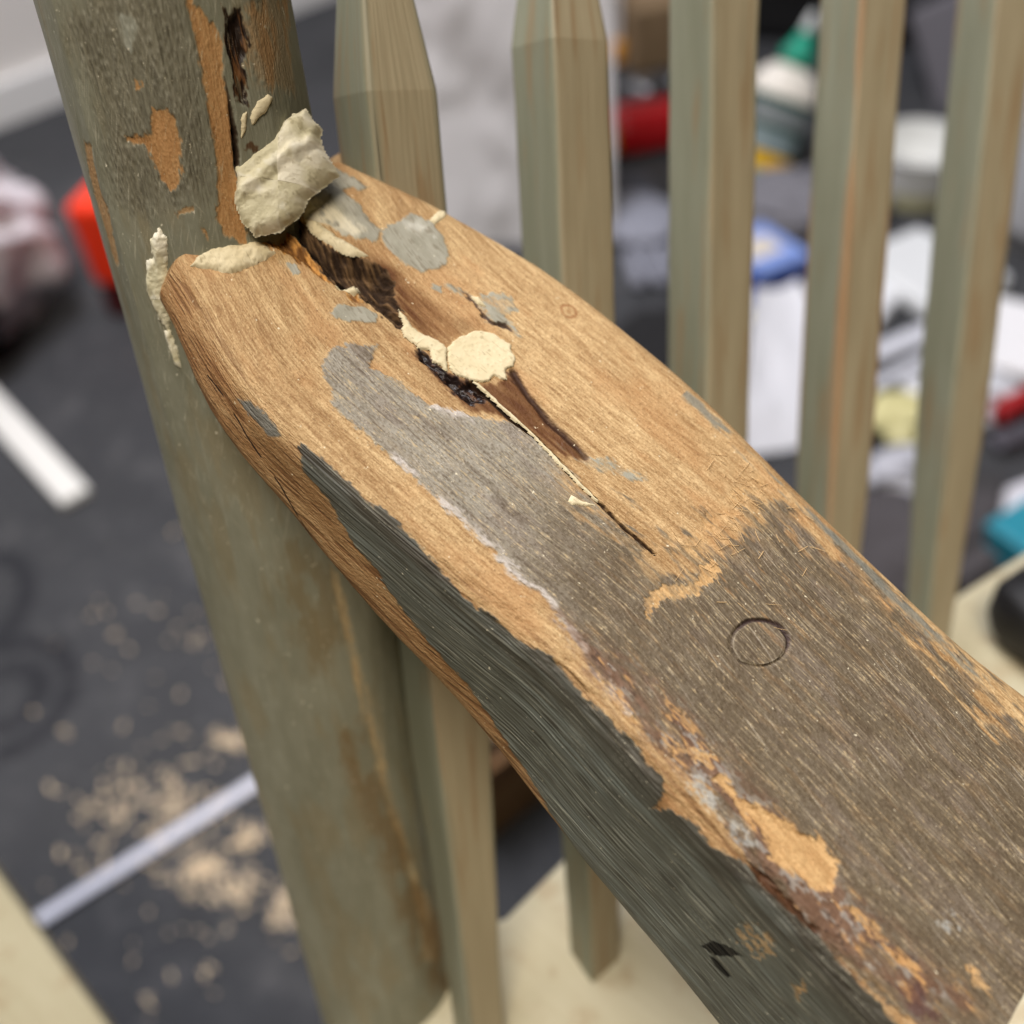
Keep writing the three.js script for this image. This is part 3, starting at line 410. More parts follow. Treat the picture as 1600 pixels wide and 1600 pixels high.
// ---------------------------------------------------------------- post
const PB = V(FR.pb), PX = V(FR.ax), E1 = V(FR.e1), E2 = V(FR.e2), RM = 20;
function postRadius(th, h) {
  const R = FR.Rb + (FR.Rt - FR.Rb) * h / FR.H, flat = ss(0.14, 0.2, h), k = Math.PI / 4, a = ((th - 0.12) % k + k) % k - k / 2;
  return R * (1 - flat * 0.5 * (1 - Math.cos(k / 2) / Math.cos(a)) * 1.0);
}
function postPoint(s, h, lift = 0) { const th = s * 1000 / RM, r = postRadius(th, h) + lift; return PB.clone().addScaledVector(PX, h).addScaledVector(E1, r * Math.sin(th)).addScaledVector(E2, r * Math.cos(th)); }
function postSurface(s, h) {
  const n1 = fb(s / 0.9, h / 2.2, 331) - 0.5, n2 = fb(s / 0.6, h / 1.6, 337) - 0.5, n3 = vn(s / 0.3, h / 0.7, 338) - 0.5;
  const M = (k, soft = 0.2, rag = 1) => { const d = PM[k].d(s + rag * (1.3 * n2 + 0.5 * n3), h + rag * 2.2 * n1); return d <= -soft ? 0 : ss(-soft, soft, d); };
  const big = fb(s / 9, h / 22, 341), mid = fb(s / 2.5, h / 8, 342), st = vn(s / 0.18, h / 5, 343), st2 = vn(s / 0.24, h / 0.9, 344);
  let c = mixc([116, 115, 96], [150, 149, 131], clamp(0.6 * big + 0.5 * mid - 0.05)), k, hh = 0.5 + 0.12 * (st - 0.5) + 0.1 * (st2 - 0.5), ro = 0.5;
  blend(c, [134, 116, 82], 0.34 * ss(0.5, 0.78, fb(s / 4 + 7, h / 18, 345)));
  blend(c, [178, 176, 160], 0.35 * ss(0.76, 0.95, st)); 
  if ((k = M('darkfront', 3, 2.2)) > 0) {
    const p = mixc([104, 100, 84], [150, 145, 124], clamp(0.35 + 0.4 * (fb(s / 3, h / 12, 351) - 0.5) + 0.6 * (st - 0.45))); blend(p, [62, 56, 45], 0.32 * ss(0.6, 0.9, st2)); blend(p, [168, 164, 146], 0.45 * ss(0.78, 0.95, vn((s + 0.2 * h) / 0.2, h / 7, 352)));
    blend(c, p, 0.85 * k); hh = mix(hh, 0.4 + 0.4 * (st2 - 0.5) + 0.25 * (st - 0.5), k); ro = mix(ro, 0.6, k);
  }
  if ((k = M('light', 0.5, 1.2)) > 0) blend(c, [170, 172, 158], 0.7 * k);
  const wood = (nm, soft, rag, cover = 0.95, tint = [188, 130, 74]) => { if ((k = M(nm, soft, rag)) > 0) { const w = woodColor(h, s, 9); blend(w.c, tint, 0.5); blend(c, w.c, cover * k); hh = mix(hh, w.h * 0.5, k); ro = mix(ro, 0.7, k); } };
  wood('strip', 0.25, 0.7); wood('orange2', 0.25, 1.0); wood('orange3', 0.2, 1.0); wood('orange4', 0.5, 1.2, 0.75); wood('orange5', 0.3, 1.2, 0.7); wood('orange6', 0.2, 0.8, 0.8);
  wood('right', 1.2, 2.2, 0.35 + 0.5 * ss(0.4, 0.65, mid), [168, 122, 78]);
  wood('streak', 0.5, 1.1, 0.3 + 0.5 * ss(0.35, 0.6, fb(s / 0.8, h / 5, 367)), [204, 184, 142]); wood('streakdrip', 0.4, 0.9, 0.6, [204, 180, 140]);
  if ((k = M('brownlow', 2.5, 2.2)) > 0) blend(c, [112, 84, 48], 0.55 * k * ss(0.3, 0.6, mid)); if ((k = M('browntop', 2.5, 2.2)) > 0) blend(c, [110, 90, 56], 0.45 * k * ss(0.3, 0.6, mid));
  if ((k = M('crackdark', 0.2, 1.1)) > 0) { const m = fb(s / 0.35, h / 3.5, 353); k *= 0.45 + 0.55 * ss(0.35, 0.5, fb(s / 0.8, h / 4, 366)); blend(c, mixc([34, 22, 14], [112, 76, 44], ss(0.5, 0.72, m)), k); hh = mix(hh, m, k); }
  if ((k = M('crackdeep', 0.2, 0.4)) > 0) { blend(c, [42, 27, 16], 0.9 * k); hh = mix(hh, 0.1, k); }  // shadowed crack: its shade painted dark brown into the groove
  if ((k = M('brownpock', 0.3, 1.2)) > 0) blend(c, [84, 56, 34], 0.8 * k);
  // lighter scratches, pits, plaster crumbs
  const sc = vn((s - 0.35 * h) / 0.14, (h + s) / 6, 354) , sc2 = vn((s + 0.6 * h) / 0.14, h / 5, 355); if (h > 150) { blend(c, [198, 192, 170], 0.5 * ss(0.86, 0.95, sc) + 0.4 * ss(0.9, 0.97, sc2)); }
  const q = fb((s + 0.3 * h) / 0.8, (h - 0.4 * s) / 0.9, 356); if (q > 0.83) blend(c, [236, 228, 204], 0.9 * ss(0.83, 0.87, q));
  return [...c, hh, ro];
}
function postRelief(s, h) {
  const n2 = fb(s / 0.6, h / 1.6, 337) - 0.5; let z = 0.35 * (fb(s / 8, h / 24, 361) - 0.5) + 0.1 * (fb(s / 1.2, h / 6, 362) - 0.5), d;
  if ((d = PM.crackdark.d(s + n2, h)) > 0) z -= Math.min(0.7, d * 1.2) - 0.9 * (fb(s / 0.35, h / 3.5, 353) - 0.5) * ss(0, 0.4, d);
  if ((d = PM.crackdeep.d(s + 0.3 * n2, h)) > 0) z -= Math.min(2.6, d * 4);
  for (const nm of ['strip', 'orange2']) if ((d = PM[nm].d(s + n2, h)) > 0) z -= Math.min(0.16, d * 0.5);
  return z / 1000;
}
const postTex = bake(960, 2048, -62.8319, 62.8319, -20, 310, postSurface);
const postMat = new THREE.MeshPhysicalMaterial({ ...postTex, roughness: 1, bumpScale: 0.0005, specularIntensity: 0.6 });
const postGeo = gridGeometry(361, 620, (i, j) => {
  const s = (-62.8319 + (i / 360) * 125.6637) / 1000, h = (-15 + (j / 619) * 325) / 1000, p = postPoint(s, h, postRelief(s * 1000, h * 1000));
  return [p.x, p.y, p.z, i / 360, (h * 1000 + 20) / 330];
});
const post = mesh('back_post', postGeo, postMat, chair);
post.userData.label = 'leaning round back post with worn grey-green paint and orange bare wood';
const onPost = (s, h, lift) => postPoint(s, h, lift);
smear('filler_bead', PF.bead, onPost, 0.9, oldFillerMat, post, { slope: 0.7, rag: 1.3, rough: 0.4, seed: 21 });
smear('filler_bead', PF.bead2, onPost, 1.0, oldFillerMat, post, { slope: 0.8, rag: 0.6, rough: 0.4, seed: 22 });
smear('filler_bead', PF.smear, onPost, 0.3, fillerMat, post, { slope: 0.7, rag: 0.7, seed: 23 });
smear('filler_bead', PF.smear2, onPost, 0.3, fillerMat, post, { slope: 0.7, rag: 0.7, seed: 24 });
// the lump of filler in the corner between post and arm: a closed pillow with a ridge across it
{
  const X = V([0.99619, -0.06054, 0.06269]), Yv = V([0.08716, 0.69201, -0.7166]), N = V([0, 0.71934, 0.69466]), Z0 = 0.1735, k = Z0 / 1570;
  const px = [[375, 275], [397, 247], [428, 219], [456, 181], [475, 168], [495, 186], [498, 214], [512, 242], [519, 256], [500, 280], [478, 306], [462, 338], [442, 362], [403, 376], [386, 357], [377, 325]];
  const reg = region(px.map(([x, y]) => [(x - 440) * k * 1000, (290 - y) * k * 1000]));
  const O = V([0, 0.75, 0]).addScaledVector(X, (440 - 800) * k).addScaledVector(Yv, (800 - 290) * k).addScaledVector(N, -Z0);
  const step = 0.25, nx = Math.ceil((reg.x1 - reg.x0) / step) + 3, ny = Math.ceil((reg.y1 - reg.y0) / step) + 3;
  const side = (front) => gridGeometry(nx, ny, (i, j) => {
    let x = reg.x0 - step + i * step, y = reg.y0 - step + j * step;
    const d = reg.d(x + 0.9 * (fb(x / 1.8, y / 1.8, 401) - 0.5), y + 0.9 * (fb(x / 1.8, y / 1.8, 403) - 0.5), 4), e = Math.max(0, d);
    const ridge = 0.9 * ss(2.2, 0, Math.abs(y - 0.95 * x - 3.2 + 1.6 * (fb(x / 2, y / 2, 405) - 0.5)));
    const base = 0.05 * y + 0.5 + (x < 0 ? -0.42 * x : -0.42 * x - 0.05 * x * x);   // follows the post's turning side
    const h = front ? base + 2.0 * (1 - Math.exp(-e / 0.7)) + ss(0, 1.2, e) * (ridge + 0.9 * (fb(x / 5, y / 5, 407) - 0.5) + 0.2 * (fb(x / 1.3, y / 1.3, 409) - 0.5)) : base - Math.min(6, e * 3);
    const w = d < 0 ? base : h;
    const p = O.clone().addScaledVector(X, x / 1000).addScaledVector(Yv, y / 1000).addScaledVector(N, w / 1000);
    return [p.x, p.y, p.z, x / 40 + (front ? 0 : 0.5), y / 40];
  });
  const cut = (g) => {                                         // keep the faces inside the outline
    const idx = [], I = g.index.array; for (let f = 0; f < I.length; f += 3) { let n = 0; for (let q = 0; q < 3; q++) { const i = I[f + q] % nx, j = Math.floor(I[f + q] / nx), x = reg.x0 - step + i * step, y = reg.y0 - step + j * step; if (reg.d(x + 0.9 * (fb(x / 1.8, y / 1.8, 401) - 0.5), y + 0.9 * (fb(x / 1.8, y / 1.8, 403) - 0.5), 4) > -0.2) n++; } if (n === 3) idx.push(I[f], I[f + 1], I[f + 2]); }
    g.setIndex(idx); return g;
  };
  mesh('filler_lump', mergeGeometries([cut(side(true)), cut(side(false))]), oldFillerMat, post).userData.label = 'thick cream filler lump in the corner of post and arm';
}

// ---------------------------------------------------------------- back slats
const SLATS = [[[-0.01733, 0.6802, -0.20123], [-0.02103, 0.4565, -0.08739]], [[0.01913, 0.66866, -0.22527], [0.01243, 0.4565, -0.1069]], [[0.05836, 0.65695, -0.24914], [0.04724, 0.4565, -0.13025]], [[0.10345, 0.64489, -0.27264], [0.08775, 0.4565, -0.15514]], [[0.15148, 0.63265, -0.29595], [0.13344, 0.4565, -0.1869]]];
SLATS.forEach(([top, bot], k) => {
  const tex = bake(256, 1024, 0, 62, -12, 380, (s, h) => {       // s runs round the slat: front 0-15.5, then the right side, back, left side
    const f = s / 15.5, big = fb(s / 4 + k * 9, h / 30, 501), st = vn(s / 0.4, h / 14, 502 + k), mid = fb(s / 2, h / 9, 503 + k);
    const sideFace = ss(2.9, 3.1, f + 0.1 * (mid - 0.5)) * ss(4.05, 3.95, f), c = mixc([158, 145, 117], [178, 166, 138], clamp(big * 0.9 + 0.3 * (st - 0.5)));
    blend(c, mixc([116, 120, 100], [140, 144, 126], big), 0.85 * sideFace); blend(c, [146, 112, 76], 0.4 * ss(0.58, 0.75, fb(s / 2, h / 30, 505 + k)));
    const nearEdge = Math.min(Math.abs(f - 0.02), Math.abs(f - 1), Math.abs(f - 3), Math.abs(f - 3.98)); blend(c, k === 3 ? [166, 122, 84] : [134, 138, 120], (k === 3 ? 0.55 : 0.4) * ss(0.1, 0.03, nearEdge + 0.16 * (vn(1, h / 24, 504 + k) - 0.35)));
    return [...c, 0.5 + 0.3 * (st - 0.5), 0.5];
  });
  const m = new THREE.MeshPhysicalMaterial({ ...tex, roughness: 1, bumpScale: 0.0003, specularIntensity: 0.6 });
  const B = V(bot), d = V(top).sub(B).normalize();
  const yaw = [0.02, 0.04, 0.0, -0.1, -0.2][k], row = V([Math.cos(0.60 + yaw), 0, -Math.sin(0.60 + yaw)]); row.addScaledVector(d, -row.dot(d)).normalize();
  const front = new THREE.Vector3().crossVectors(row, d).normalize();
  const ring = []; const q = 7.75, b = 1.1;                      // section with eased corners, starting at the front-left corner
  const corners = [[-q, q], [q, q], [q, -q], [-q, -q]];
  for (let i = 0; i < 4; i++) { const [x, y] = corners[i], [nx, ny] = corners[(i + 1) % 4], ux = Math.sign(nx - x), uy = Math.sign(ny - y); for (let t = 0; t <= 8; t++) { const f = mix(b, 2 * q - b, t / 8); ring.push([x + ux * f, y + uy * f, i * 15.5 + f]); } ring.push([nx - ux * b * 0.3 + Math.sign(corners[(i + 2) % 4][0] - nx) * b * 0.3, ny - uy * b * 0.3 + Math.sign(corners[(i + 2) % 4][1] - ny) * b * 0.3, (i + 1) * 15.5]); }
  ring.push([ring[0][0], ring[0][1], 62 + b]);
  const Hs = [-0.012]; for (let i = 1; i <= 60; i++) Hs.push(-0.012 + i * 0.0045);
  const rows = Hs.filter((h) => h < 0.2345).concat([0.2366, 0.2370]); for (let i = 1; i <= 14; i++) rows.push(0.2370 + i * 0.005);
  const g = gridGeometry(ring.length, rows.length, (i, j) => {
    const h = rows[j], [x, y, s] = ring[i], thin = h > 0.2368 ? 1 - 0.45 * clamp((h - 0.2368) / 0.026) : mix(0.66, 1, ss(0, 0.12, h)), wob = 0.0004 * (fb(s / 8, h * 40, 511 + k) - 0.5);
    const p = B.clone().addScaledVector(d, h).addScaledVector(row, x * thin / 1000 + wob).addScaledVector(front, y * thin / 1000 + wob); return [p.x, p.y, p.z, s / 62, (h * 1000 + 12) / 392];
  });
  mesh('back_slat', g, m, chair);
});

// ---------------------------------------------------------------- seat and legs
const seatOutline = [[-0.058789999999999995, -0.02], [-0.06079, -0.07839], [-0.06236, -0.10358], [-0.05607, -0.11186], [-0.0435, -0.115], [-0.03, -0.1155], [-0.01217, -0.12001], [0.00635, -0.13599], [0.07644, -0.17629], [0.16011, -0.22327], [0.22227, -0.2564], [0.33, -0.18], [0.36, -0.02], [0.3, 0.16], [0.1, 0.24], [-0.04, 0.22]];
const seatTex = bake(768, 768, -100, 400, -300, 260, (x, y) => {
  const a = fb(x / 40, y / 40, 601), b = fb(x / 9, y / 9, 602), st = vn((x + y) / 30, (x - y) / 2.5, 603), c = mixc([192, 183, 152], [212, 205, 178], clamp(a * 0.8 + 0.3 * (st - 0.5) + 0.15));
  blend(c, [170, 146, 112], 0.4 * ss(0.52, 0.8, b)); blend(c, [158, 130, 96], 0.3 * ss(0.66, 0.9, fb(x / 8, y / 8, 604))); return [...c, 0.5 + 0.3 * (st - 0.5), 0.55];
});
const seatMat = new THREE.MeshPhysicalMaterial({ ...seatTex, roughness: 1, bumpScale: 0.0004, specularIntensity: 0.5 });
{
  const sh = new THREE.Shape(seatOutline.map(([x, z]) => new THREE.Vector2(x, -z)));
  const g = new THREE.ExtrudeGeometry(sh, { depth: 0.026, bevelEnabled: true, bevelThickness: 0.003, bevelSize: 0.003, bevelOffset: -0.003, bevelSegments: 3, curveSegments: 8 });
  g.rotateX(-Math.PI / 2); g.translate(0, 0.4275, 0);
  const p = g.attributes.position, uv = g.attributes.uv; for (let i = 0; i < p.count; i++) uv.setXY(i, (p.getX(i) + 0.1) / 0.5, (p.getZ(i) + 0.3) / 0.56);
  mesh('seat', g, seatMat, chair);
  for (const [x, z, fx, fz] of [[-0.02, -0.06, -0.03, -0.07], [0.19, -0.19, 0.22, -0.22], [0.0, 0.17, -0.03, 0.2], [0.28, 0.1, 0.31, 0.13]]) {
    const c = new THREE.CatmullRomCurve3([V([x, 0.437, z]), V([mix(x, fx, 0.5), 0.2, mix(z, fz, 0.5)]), V([fx, 0.0, fz])]);
    mesh('leg', new THREE.TubeGeometry(c, 12, 0.016, 16), mat(0x8f8d78, 0.55), chair);
  }
}
// ---------------------------------------------------------------- setting
{
  const tex = bake(1024, 1024, -1300, 1700, -2900, 100, (x, z) => {
    const a = fb(x / 240, z / 240, 701), b = fb(x / 40, z / 40, 702), d = vn(x / 6, z / 6, 703), c = mixc([50, 51, 53], [76, 77, 80], clamp(0.7 * a + 0.3 * b));
    for (const [cx, cz, r] of [[-480, -545, 62], [-480, -545, 34], [-560, -660, 70], [-300, -980, 80]]) { const e = Math.abs(Math.hypot(x - cx, z - cz) - r + 8 * (b - 0.5)); blend(c, [32, 33, 38], 0.65 * ss(14, 4, e)); }
    blend(c, [112, 110, 108], 0.35 * ss(0.72, 0.92, d) + 0.25 * ss(0.6, 0.8, b)); return [...c, 0.5 + 0.3 * (d - 0.5), 0.75];
  });
  const g = new THREE.PlaneGeometry(8, 8, 1, 1); g.rotateX(-Math.PI / 2); g.translate(0, 0, -1.5);
  const p = g.attributes.position, uv = g.attributes.uv; for (let i = 0; i < p.count; i++) uv.setXY(i, (p.getX(i) + 1.3) / 3, (p.getZ(i) + 2.9) / 3);
  mesh('floor', g, new THREE.MeshPhysicalMaterial({ ...tex, roughness: 1, bumpScale: 0.0008, specularIntensity: 0.5 })).userData = { kind: 'structure' };
  // pale wall at the upper left with its white skirting board
  const A = V([-1.6, 0, -1.10]), Bv = V([0.9, 0, -3.34]), L = A.distanceTo(Bv), ang = Math.atan2(-(Bv.z - A.z), Bv.x - A.x);
  const wall = mesh('wall', place(new THREE.BoxGeometry(L, 2.6, 0.1), [0, 1.3, -0.05]), mat(0xece8e3, 0.9)); wall.position.copy(A.clone().add(Bv).multiplyScalar(0.5)); wall.rotation.y = ang; wall.userData = { kind: 'structure' };
  mesh('skirting_board', place(rbox(L, 0.07, 0.016, 0.003), [0, 0.035, 0.009]), mat(0xf2f2f0, 0.5), wall);
}
// wood shavings and sanding crumbs on the dark floor
{
  const parts = [], chip = (x, z, s) => {
    const n = 5, w = s * rr(0.35, 0.7), curl = rr(0.4, 2.2), turn = rr(0, 6.3);
    const g = gridGeometry(n, 2, (i, j) => { const f = i / (n - 1) - 0.5, a = f * curl; return [Math.sin(a) / curl * s * 2, (1 - Math.cos(a)) / curl * s * 2 + 0.001, (j - 0.5) * w]; });
    return place(g, [x, 0.001, z], [rr(-0.3, 0.3), turn, rr(-0.3, 0.3)]);
  };
  const spots = [[-0.268, -0.362, 0.026, 80], [-0.235, -0.385, 0.016, 34], [-0.235, -0.345, 0.02, 40], [-0.195, -0.325, 0.024, 60], [-0.30, -0.42, 0.03, 40], [-0.262, -0.475, 0.018, 34], [-0.35, -0.42, 0.03, 26], [-0.28, -0.60, 0.16, 90], [-0.30, -0.40, 0.16, 150]];
  for (const [x, z, r, n] of spots) for (let i = 0; i < n; i++) { const a = rr(0, 6.283), q = r * Math.sqrt(rnd()) * rr(0.3, 1.2); parts.push(chip(x + q * Math.cos(a), z + q * Math.sin(a), rr(0.0016, 0.0048))); }
  const o = mesh('wood_shavings', mergeGeometries(parts), mat(0xe9d3b2, 0.85, { side: THREE.DoubleSide })); o.userData = { kind: 'stuff', label: 'pale wood shavings scattered over the dark floor', category: 'shavings' };
}
// ---------------------------------------------------------------- things on the floor, left of the post
tag(mesh('white_lath', place(rbox(0.34, 0.012, 0.034, 0.003), [-0.575, 0.0075, -0.925], [0, -Math.atan2(0.20, 0.164), 0]), mat(0xe9e8e2, 0.6)), 'white wooden lath lying on dark floor left of the post', 'lath');
tag(mesh('white_strip', place(rbox(0.34, 0.004, 0.0115, 0.0015), [-0.31, 0.004, -0.383], [0, Math.atan2(0.108, 0.165), 0]), mat(0xdadce8, 0.5)), 'thin white plastic strip on the floor among the shavings', 'strip');
{
  const t = thing('plastic_bag', 'crumpled whitish plastic bag on the floor at the left edge', 'bag', [-0.68, 0, -1.13]);
  mesh('bag_body', place(crumple(new THREE.SphereGeometry(0.13, 48, 32), 0.045, 22, 3), [0, 0.125, 0], [0, 0, 0], [1, 0.95, 1]), mat(0xebe4e8, 0.4, { clearcoat: 0.4 }), t);
  mesh('knot', place(crumple(new THREE.ConeGeometry(0.05, 0.11, 20, 8), 0.012, 40, 4), [-0.05, 0.26, 0.0], [0.2, 0, 0.35]), mat(0xebe4e8, 0.4), t);
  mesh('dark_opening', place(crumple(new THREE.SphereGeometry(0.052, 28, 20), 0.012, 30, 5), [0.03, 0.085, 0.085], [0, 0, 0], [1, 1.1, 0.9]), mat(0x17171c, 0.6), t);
}
{
  const t = thing('orange_case', 'bright orange plastic case standing behind the post', 'case', [-0.438, 0, -1.185], -0.25);
  mesh('case_body', place(rbox(0.13, 0.115, 0.11, 0.012, 3), [0, 0.105, 0]), mat(0xff3a10, 0.45), t);
  mesh('base', place(rbox(0.126, 0.046, 0.106, 0.006, 2), [0, 0.024, 0]), mat(0x4a0e10, 0.6), t);  // dark red block: shaded lower part of the case put in as colour
  mesh('handle', place(new THREE.TorusGeometry(0.03, 0.006, 10, 24, Math.PI), [0, 0.162, 0]), mat(0x26262a, 0.5), t);
}
{
  const t = thing('painted_stool', 'cream painted stool top at the lower left corner', 'stool', [-0.231, 0, -0.075], 0.0);
  const sh = new THREE.Shape([[-0.001, 0.163], [0.109, 0.046], [0.155, -0.03], [0.11, -0.14], [-0.16, -0.14], [-0.18, 0.10], [-0.06, 0.20]].map(([x, y]) => new THREE.Vector2(x - 0.04, y)));
  const g = new THREE.ExtrudeGeometry(sh, { depth: 0.022, bevelEnabled: true, bevelThickness: 0.002, bevelSize: 0.002, bevelSegments: 2 }); g.rotateX(-Math.PI / 2); g.translate(0, 0.3, 0);
  const p = g.attributes.position, uv = g.attributes.uv; for (let i = 0; i < p.count; i++) uv.setXY(i, p.getX(i) * 2.2 + 0.3, p.getZ(i) * 2.2 + 0.6);
  const topMat = seatMat.clone(); topMat.color = new THREE.Color(0xcfccc2); mesh('stool_top', g, topMat, t);
  for (const [x, z] of [[-0.14, -0.12], [-0.12, 0.08], [0.02, 0.09]]) mesh('leg', place(new THREE.CylinderGeometry(0.014, 0.011, 0.3, 16), [x, 0.15, z]), mat(0xb4a988, 0.6), t);
}
// ---------------------------------------------------------------- things beyond the slats
{
  const t = thing('paper_bag', 'tall white paper bag standing behind the first two slats', 'bag', [0.03, 0, -1.30], -0.12);
  const g = new THREE.BoxGeometry(0.30, 0.62, 0.13, 40, 60, 12); const p = g.attributes.position;
  for (let i = 0; i < p.count; i++) { const y = p.getY(i), x = p.getX(i), f = (y + 0.31) / 0.62, fold = 0.012 * Math.sin(x * 26 + y * 7 + 3 * fb(x * 6 + 9, y * 5 + 9, 801)) * (0.3 + f) + 0.02 * (fb(x * 12 + 30, y * 9 + 30, 802) - 0.5); p.setXYZ(i, x * (1 - 0.06 * f), y + 0.312, p.getZ(i) + fold - 0.07 * f); }
  g.computeVertexNormals(); mesh('bag_body', g, mat(0xe4e2e2, 0.7), t);
  mesh('handle', place(new THREE.TorusGeometry(0.05, 0.003, 8, 24, Math.PI), [0, 0.615, -0.02]), mat(0xd8d6d2, 0.7), t);
}
{
  const t = thing('glue_bottle', 'white glue bottle with green cap and yellow-banded label leaning among clutter', 'bottle', [0.385, 0.004, -1.345], 0);
  t.rotation.set(-0.36, -0.25, -0.42, 'ZXY'); t.scale.setScalar(1.1);
  const prof = [[0, 0], [0.040, 0], [0.043, 0.004], [0.043, 0.118], [0.038, 0.134], [0.024, 0.147], [0.017, 0.150], [0.017, 0.156], [0, 0.156]].map(([x, y]) => new THREE.Vector2(x, y));
  mesh('body', place(new THREE.LatheGeometry(prof, 48), [0, 0, 0], [0, 0, 0], [1.06, 1, 0.72]), mat(0xeee8dc, 0.35), t);
  mesh('cap', place(new THREE.LatheGeometry([[0, 0.150], [0.021, 0.150], [0.021, 0.166], [0.014, 0.176], [0.009, 0.19], [0, 0.19]].map(([x, y]) => new THREE.Vector2(x, y)), 28), [0, 0, 0]), mat(0x0c9a7c, 0.4), t);
  mesh('nozzle', place(new THREE.LatheGeometry([[0, 0.19], [0.008, 0.19], [0.006, 0.205], [0.003, 0.215], [0, 0.215]].map(([x, y]) => new THREE.Vector2(x, y)), 20), [0, 0, 0]), mat(0xd8dcda, 0.4), t);
  // label wrapped round the front of the body
  const cv = document.createElement('canvas'); cv.width = 256; cv.height = 320; const x = cv.getContext('2d');
  x.fillStyle = '#1f4a40'; x.fillRect(0, 0, 256, 320); x.fillStyle = '#8d9294'; x.fillRect(0, 40, 256, 64); x.fillStyle = '#24302c'; x.fillRect(30, 52, 196, 12); x.fillStyle = '#1c4238'; x.fillRect(0, 104, 256, 40); x.fillStyle = '#8f9ea2'; x.fillRect(30, 146, 190, 58); x.fillStyle = '#e9b400'; x.fillRect(0, 226, 256, 62); x.fillStyle = '#2a8f78'; x.fillRect(0, 288, 256, 32);
  const lt = new THREE.CanvasTexture(cv); lt.colorSpace = THREE.SRGBColorSpace;
  mesh('label', place(new THREE.CylinderGeometry(0.0438, 0.0438, 0.096, 40, 1, true, -1.25, 2.5), [0, 0.062, 0], [0, 0, 0], [1.06, 1, 0.72]), new THREE.MeshPhysicalMaterial({ map: lt, roughness: 0.45, side: THREE.DoubleSide }), t);
}
{
  const t = thing('black_tool_bin', 'large black bin with grey bars behind the slats', 'bin', [0.86, 0, -1.92], -0.35);
  mesh('bin_body', place(rbox(0.80, 0.34, 0.36, 0.02), [0, 0.172, 0]), mat(0x0b0b0d, 0.6), t);
  mesh('grey_bar', place(rbox(0.34, 0.022, 0.03, 0.005), [-0.2, 0.13, 0.195], [0, 0, -0.22]), mat(0x45464a, 0.5), t);
  mesh('grey_bar', place(rbox(0.34, 0.012, 0.02, 0.003), [-0.22, 0.26, 0.19], [0, 0, -0.28]), mat(0x2e2f33, 0.5), t);
  mesh('brown_grip', place(rbox(0.14, 0.10, 0.05, 0.02), [0.12, 0.19, 0.20], [0, 0, 0.5]), mat(0x3a1c10, 0.6), t);
}
tag(mesh('red_toolbox', place(rbox(0.20, 0.11, 0.14, 0.012), [0.36, 0.057, -2.03], [0, 0.2, 0]), mat(0xa02020, 0.5)), 'red toolbox at the top between second and third slat', 'toolbox');
tag(mesh('cardboard_box', place(crumple(new THREE.BoxGeometry(0.15, 0.10, 0.12, 8, 8, 8), 0.004, 20, 6), [0.335, 0.055, -1.83], [0, 0.3, 0]), mat(0x8a7355, 0.9)), 'brown cardboard box below the red toolbox', 'box');
{
  const t = thing('screwdriver', 'slim rod with a yellow handle end beside the second slat', 'screwdriver', [0.255, 0, -1.80]);
  mesh('handle', place(new THREE.CapsuleGeometry(0.013, 0.02, 8, 16), [0, 0.026, 0]), mat(0xe0980c, 0.4), t);
  mesh('shaft', place(new THREE.CylinderGeometry(0.005, 0.005, 0.22, 10), [0, 0.15, 0]), mat(0xe6e6e8, 0.4), t);
}
{
  const t = thing('wire_stripper', 'pair of dark metal pliers with shiny jaws on the floor', 'pliers', [0.285, 0, -1.66], 0.6);
  mesh('jaw', place(rbox(0.05, 0.03, 0.05, 0.012, 3), [0.0, 0.017, 0.0]), mat(0xb9bcc2, 0.25, { metalness: 0.9 }), t);
  mesh('jaw', place(rbox(0.034, 0.03, 0.036, 0.01, 3), [0.052, 0.017, 0.03]), mat(0xcfd2d6, 0.25, { metalness: 0.9 }), t);
  mesh('handle', place(rbox(0.15, 0.024, 0.03, 0.01, 3), [-0.03, 0.013, 0.05], [0, 0.5, 0]), mat(0x1c1d20, 0.6), t);
}
{
  const t = thing('red_pouch', 'glossy red and yellow plastic pouch between second and third slat', 'pouch', [0.262, 0, -1.50], 0.15);
  mesh('pouch_body', place(crumple(rbox(0.13, 0.055, 0.08, 0.02, 6), 0.008, 40, 7), [0, 0.032, 0]), mat(0xb8141c, 0.35), t);
  mesh('yellow_end', place(crumple(rbox(0.035, 0.05, 0.078, 0.014, 5), 0.006, 40, 8), [-0.074, 0.03, 0.0]), mat(0xe2a414, 0.4), t);
}
{
  const t = thing('work_glove', 'grey work glove lying on the floor behind the arm', 'glove', [0.214, 0, -1.22], 0.12);
  const gm = mat(0x8b8d98, 0.75);
  mesh('palm', place(crumple(new THREE.SphereGeometry(0.055, 36, 24), 0.008, 40, 9), [0, 0.022, -0.02], [0, 0, 0], [0.95, 0.38, 1.25]), gm, t);
  for (let i = 0; i < 4; i++) mesh('finger', place(new THREE.CapsuleGeometry(0.0105, 0.075 - 0.008 * Math.abs(i - 1.3), 8, 14), [-0.036 + i * 0.025, 0.013, 0.082], [Math.PI / 2 - 0.03, 0, (i - 1.5) * -0.06]), gm, t);
  mesh('thumb', place(new THREE.CapsuleGeometry(0.012, 0.05, 8, 14), [0.066, 0.014, 0.01], [Math.PI / 2, 0, -0.6]), gm, t);
  mesh('cuff', place(new THREE.CylinderGeometry(0.04, 0.045, 0.05, 28, 1), [0, 0.02, -0.105], [Math.PI / 2, 0, 0], [1, 1, 0.42]), mat(0x50525c, 0.8), t);
}
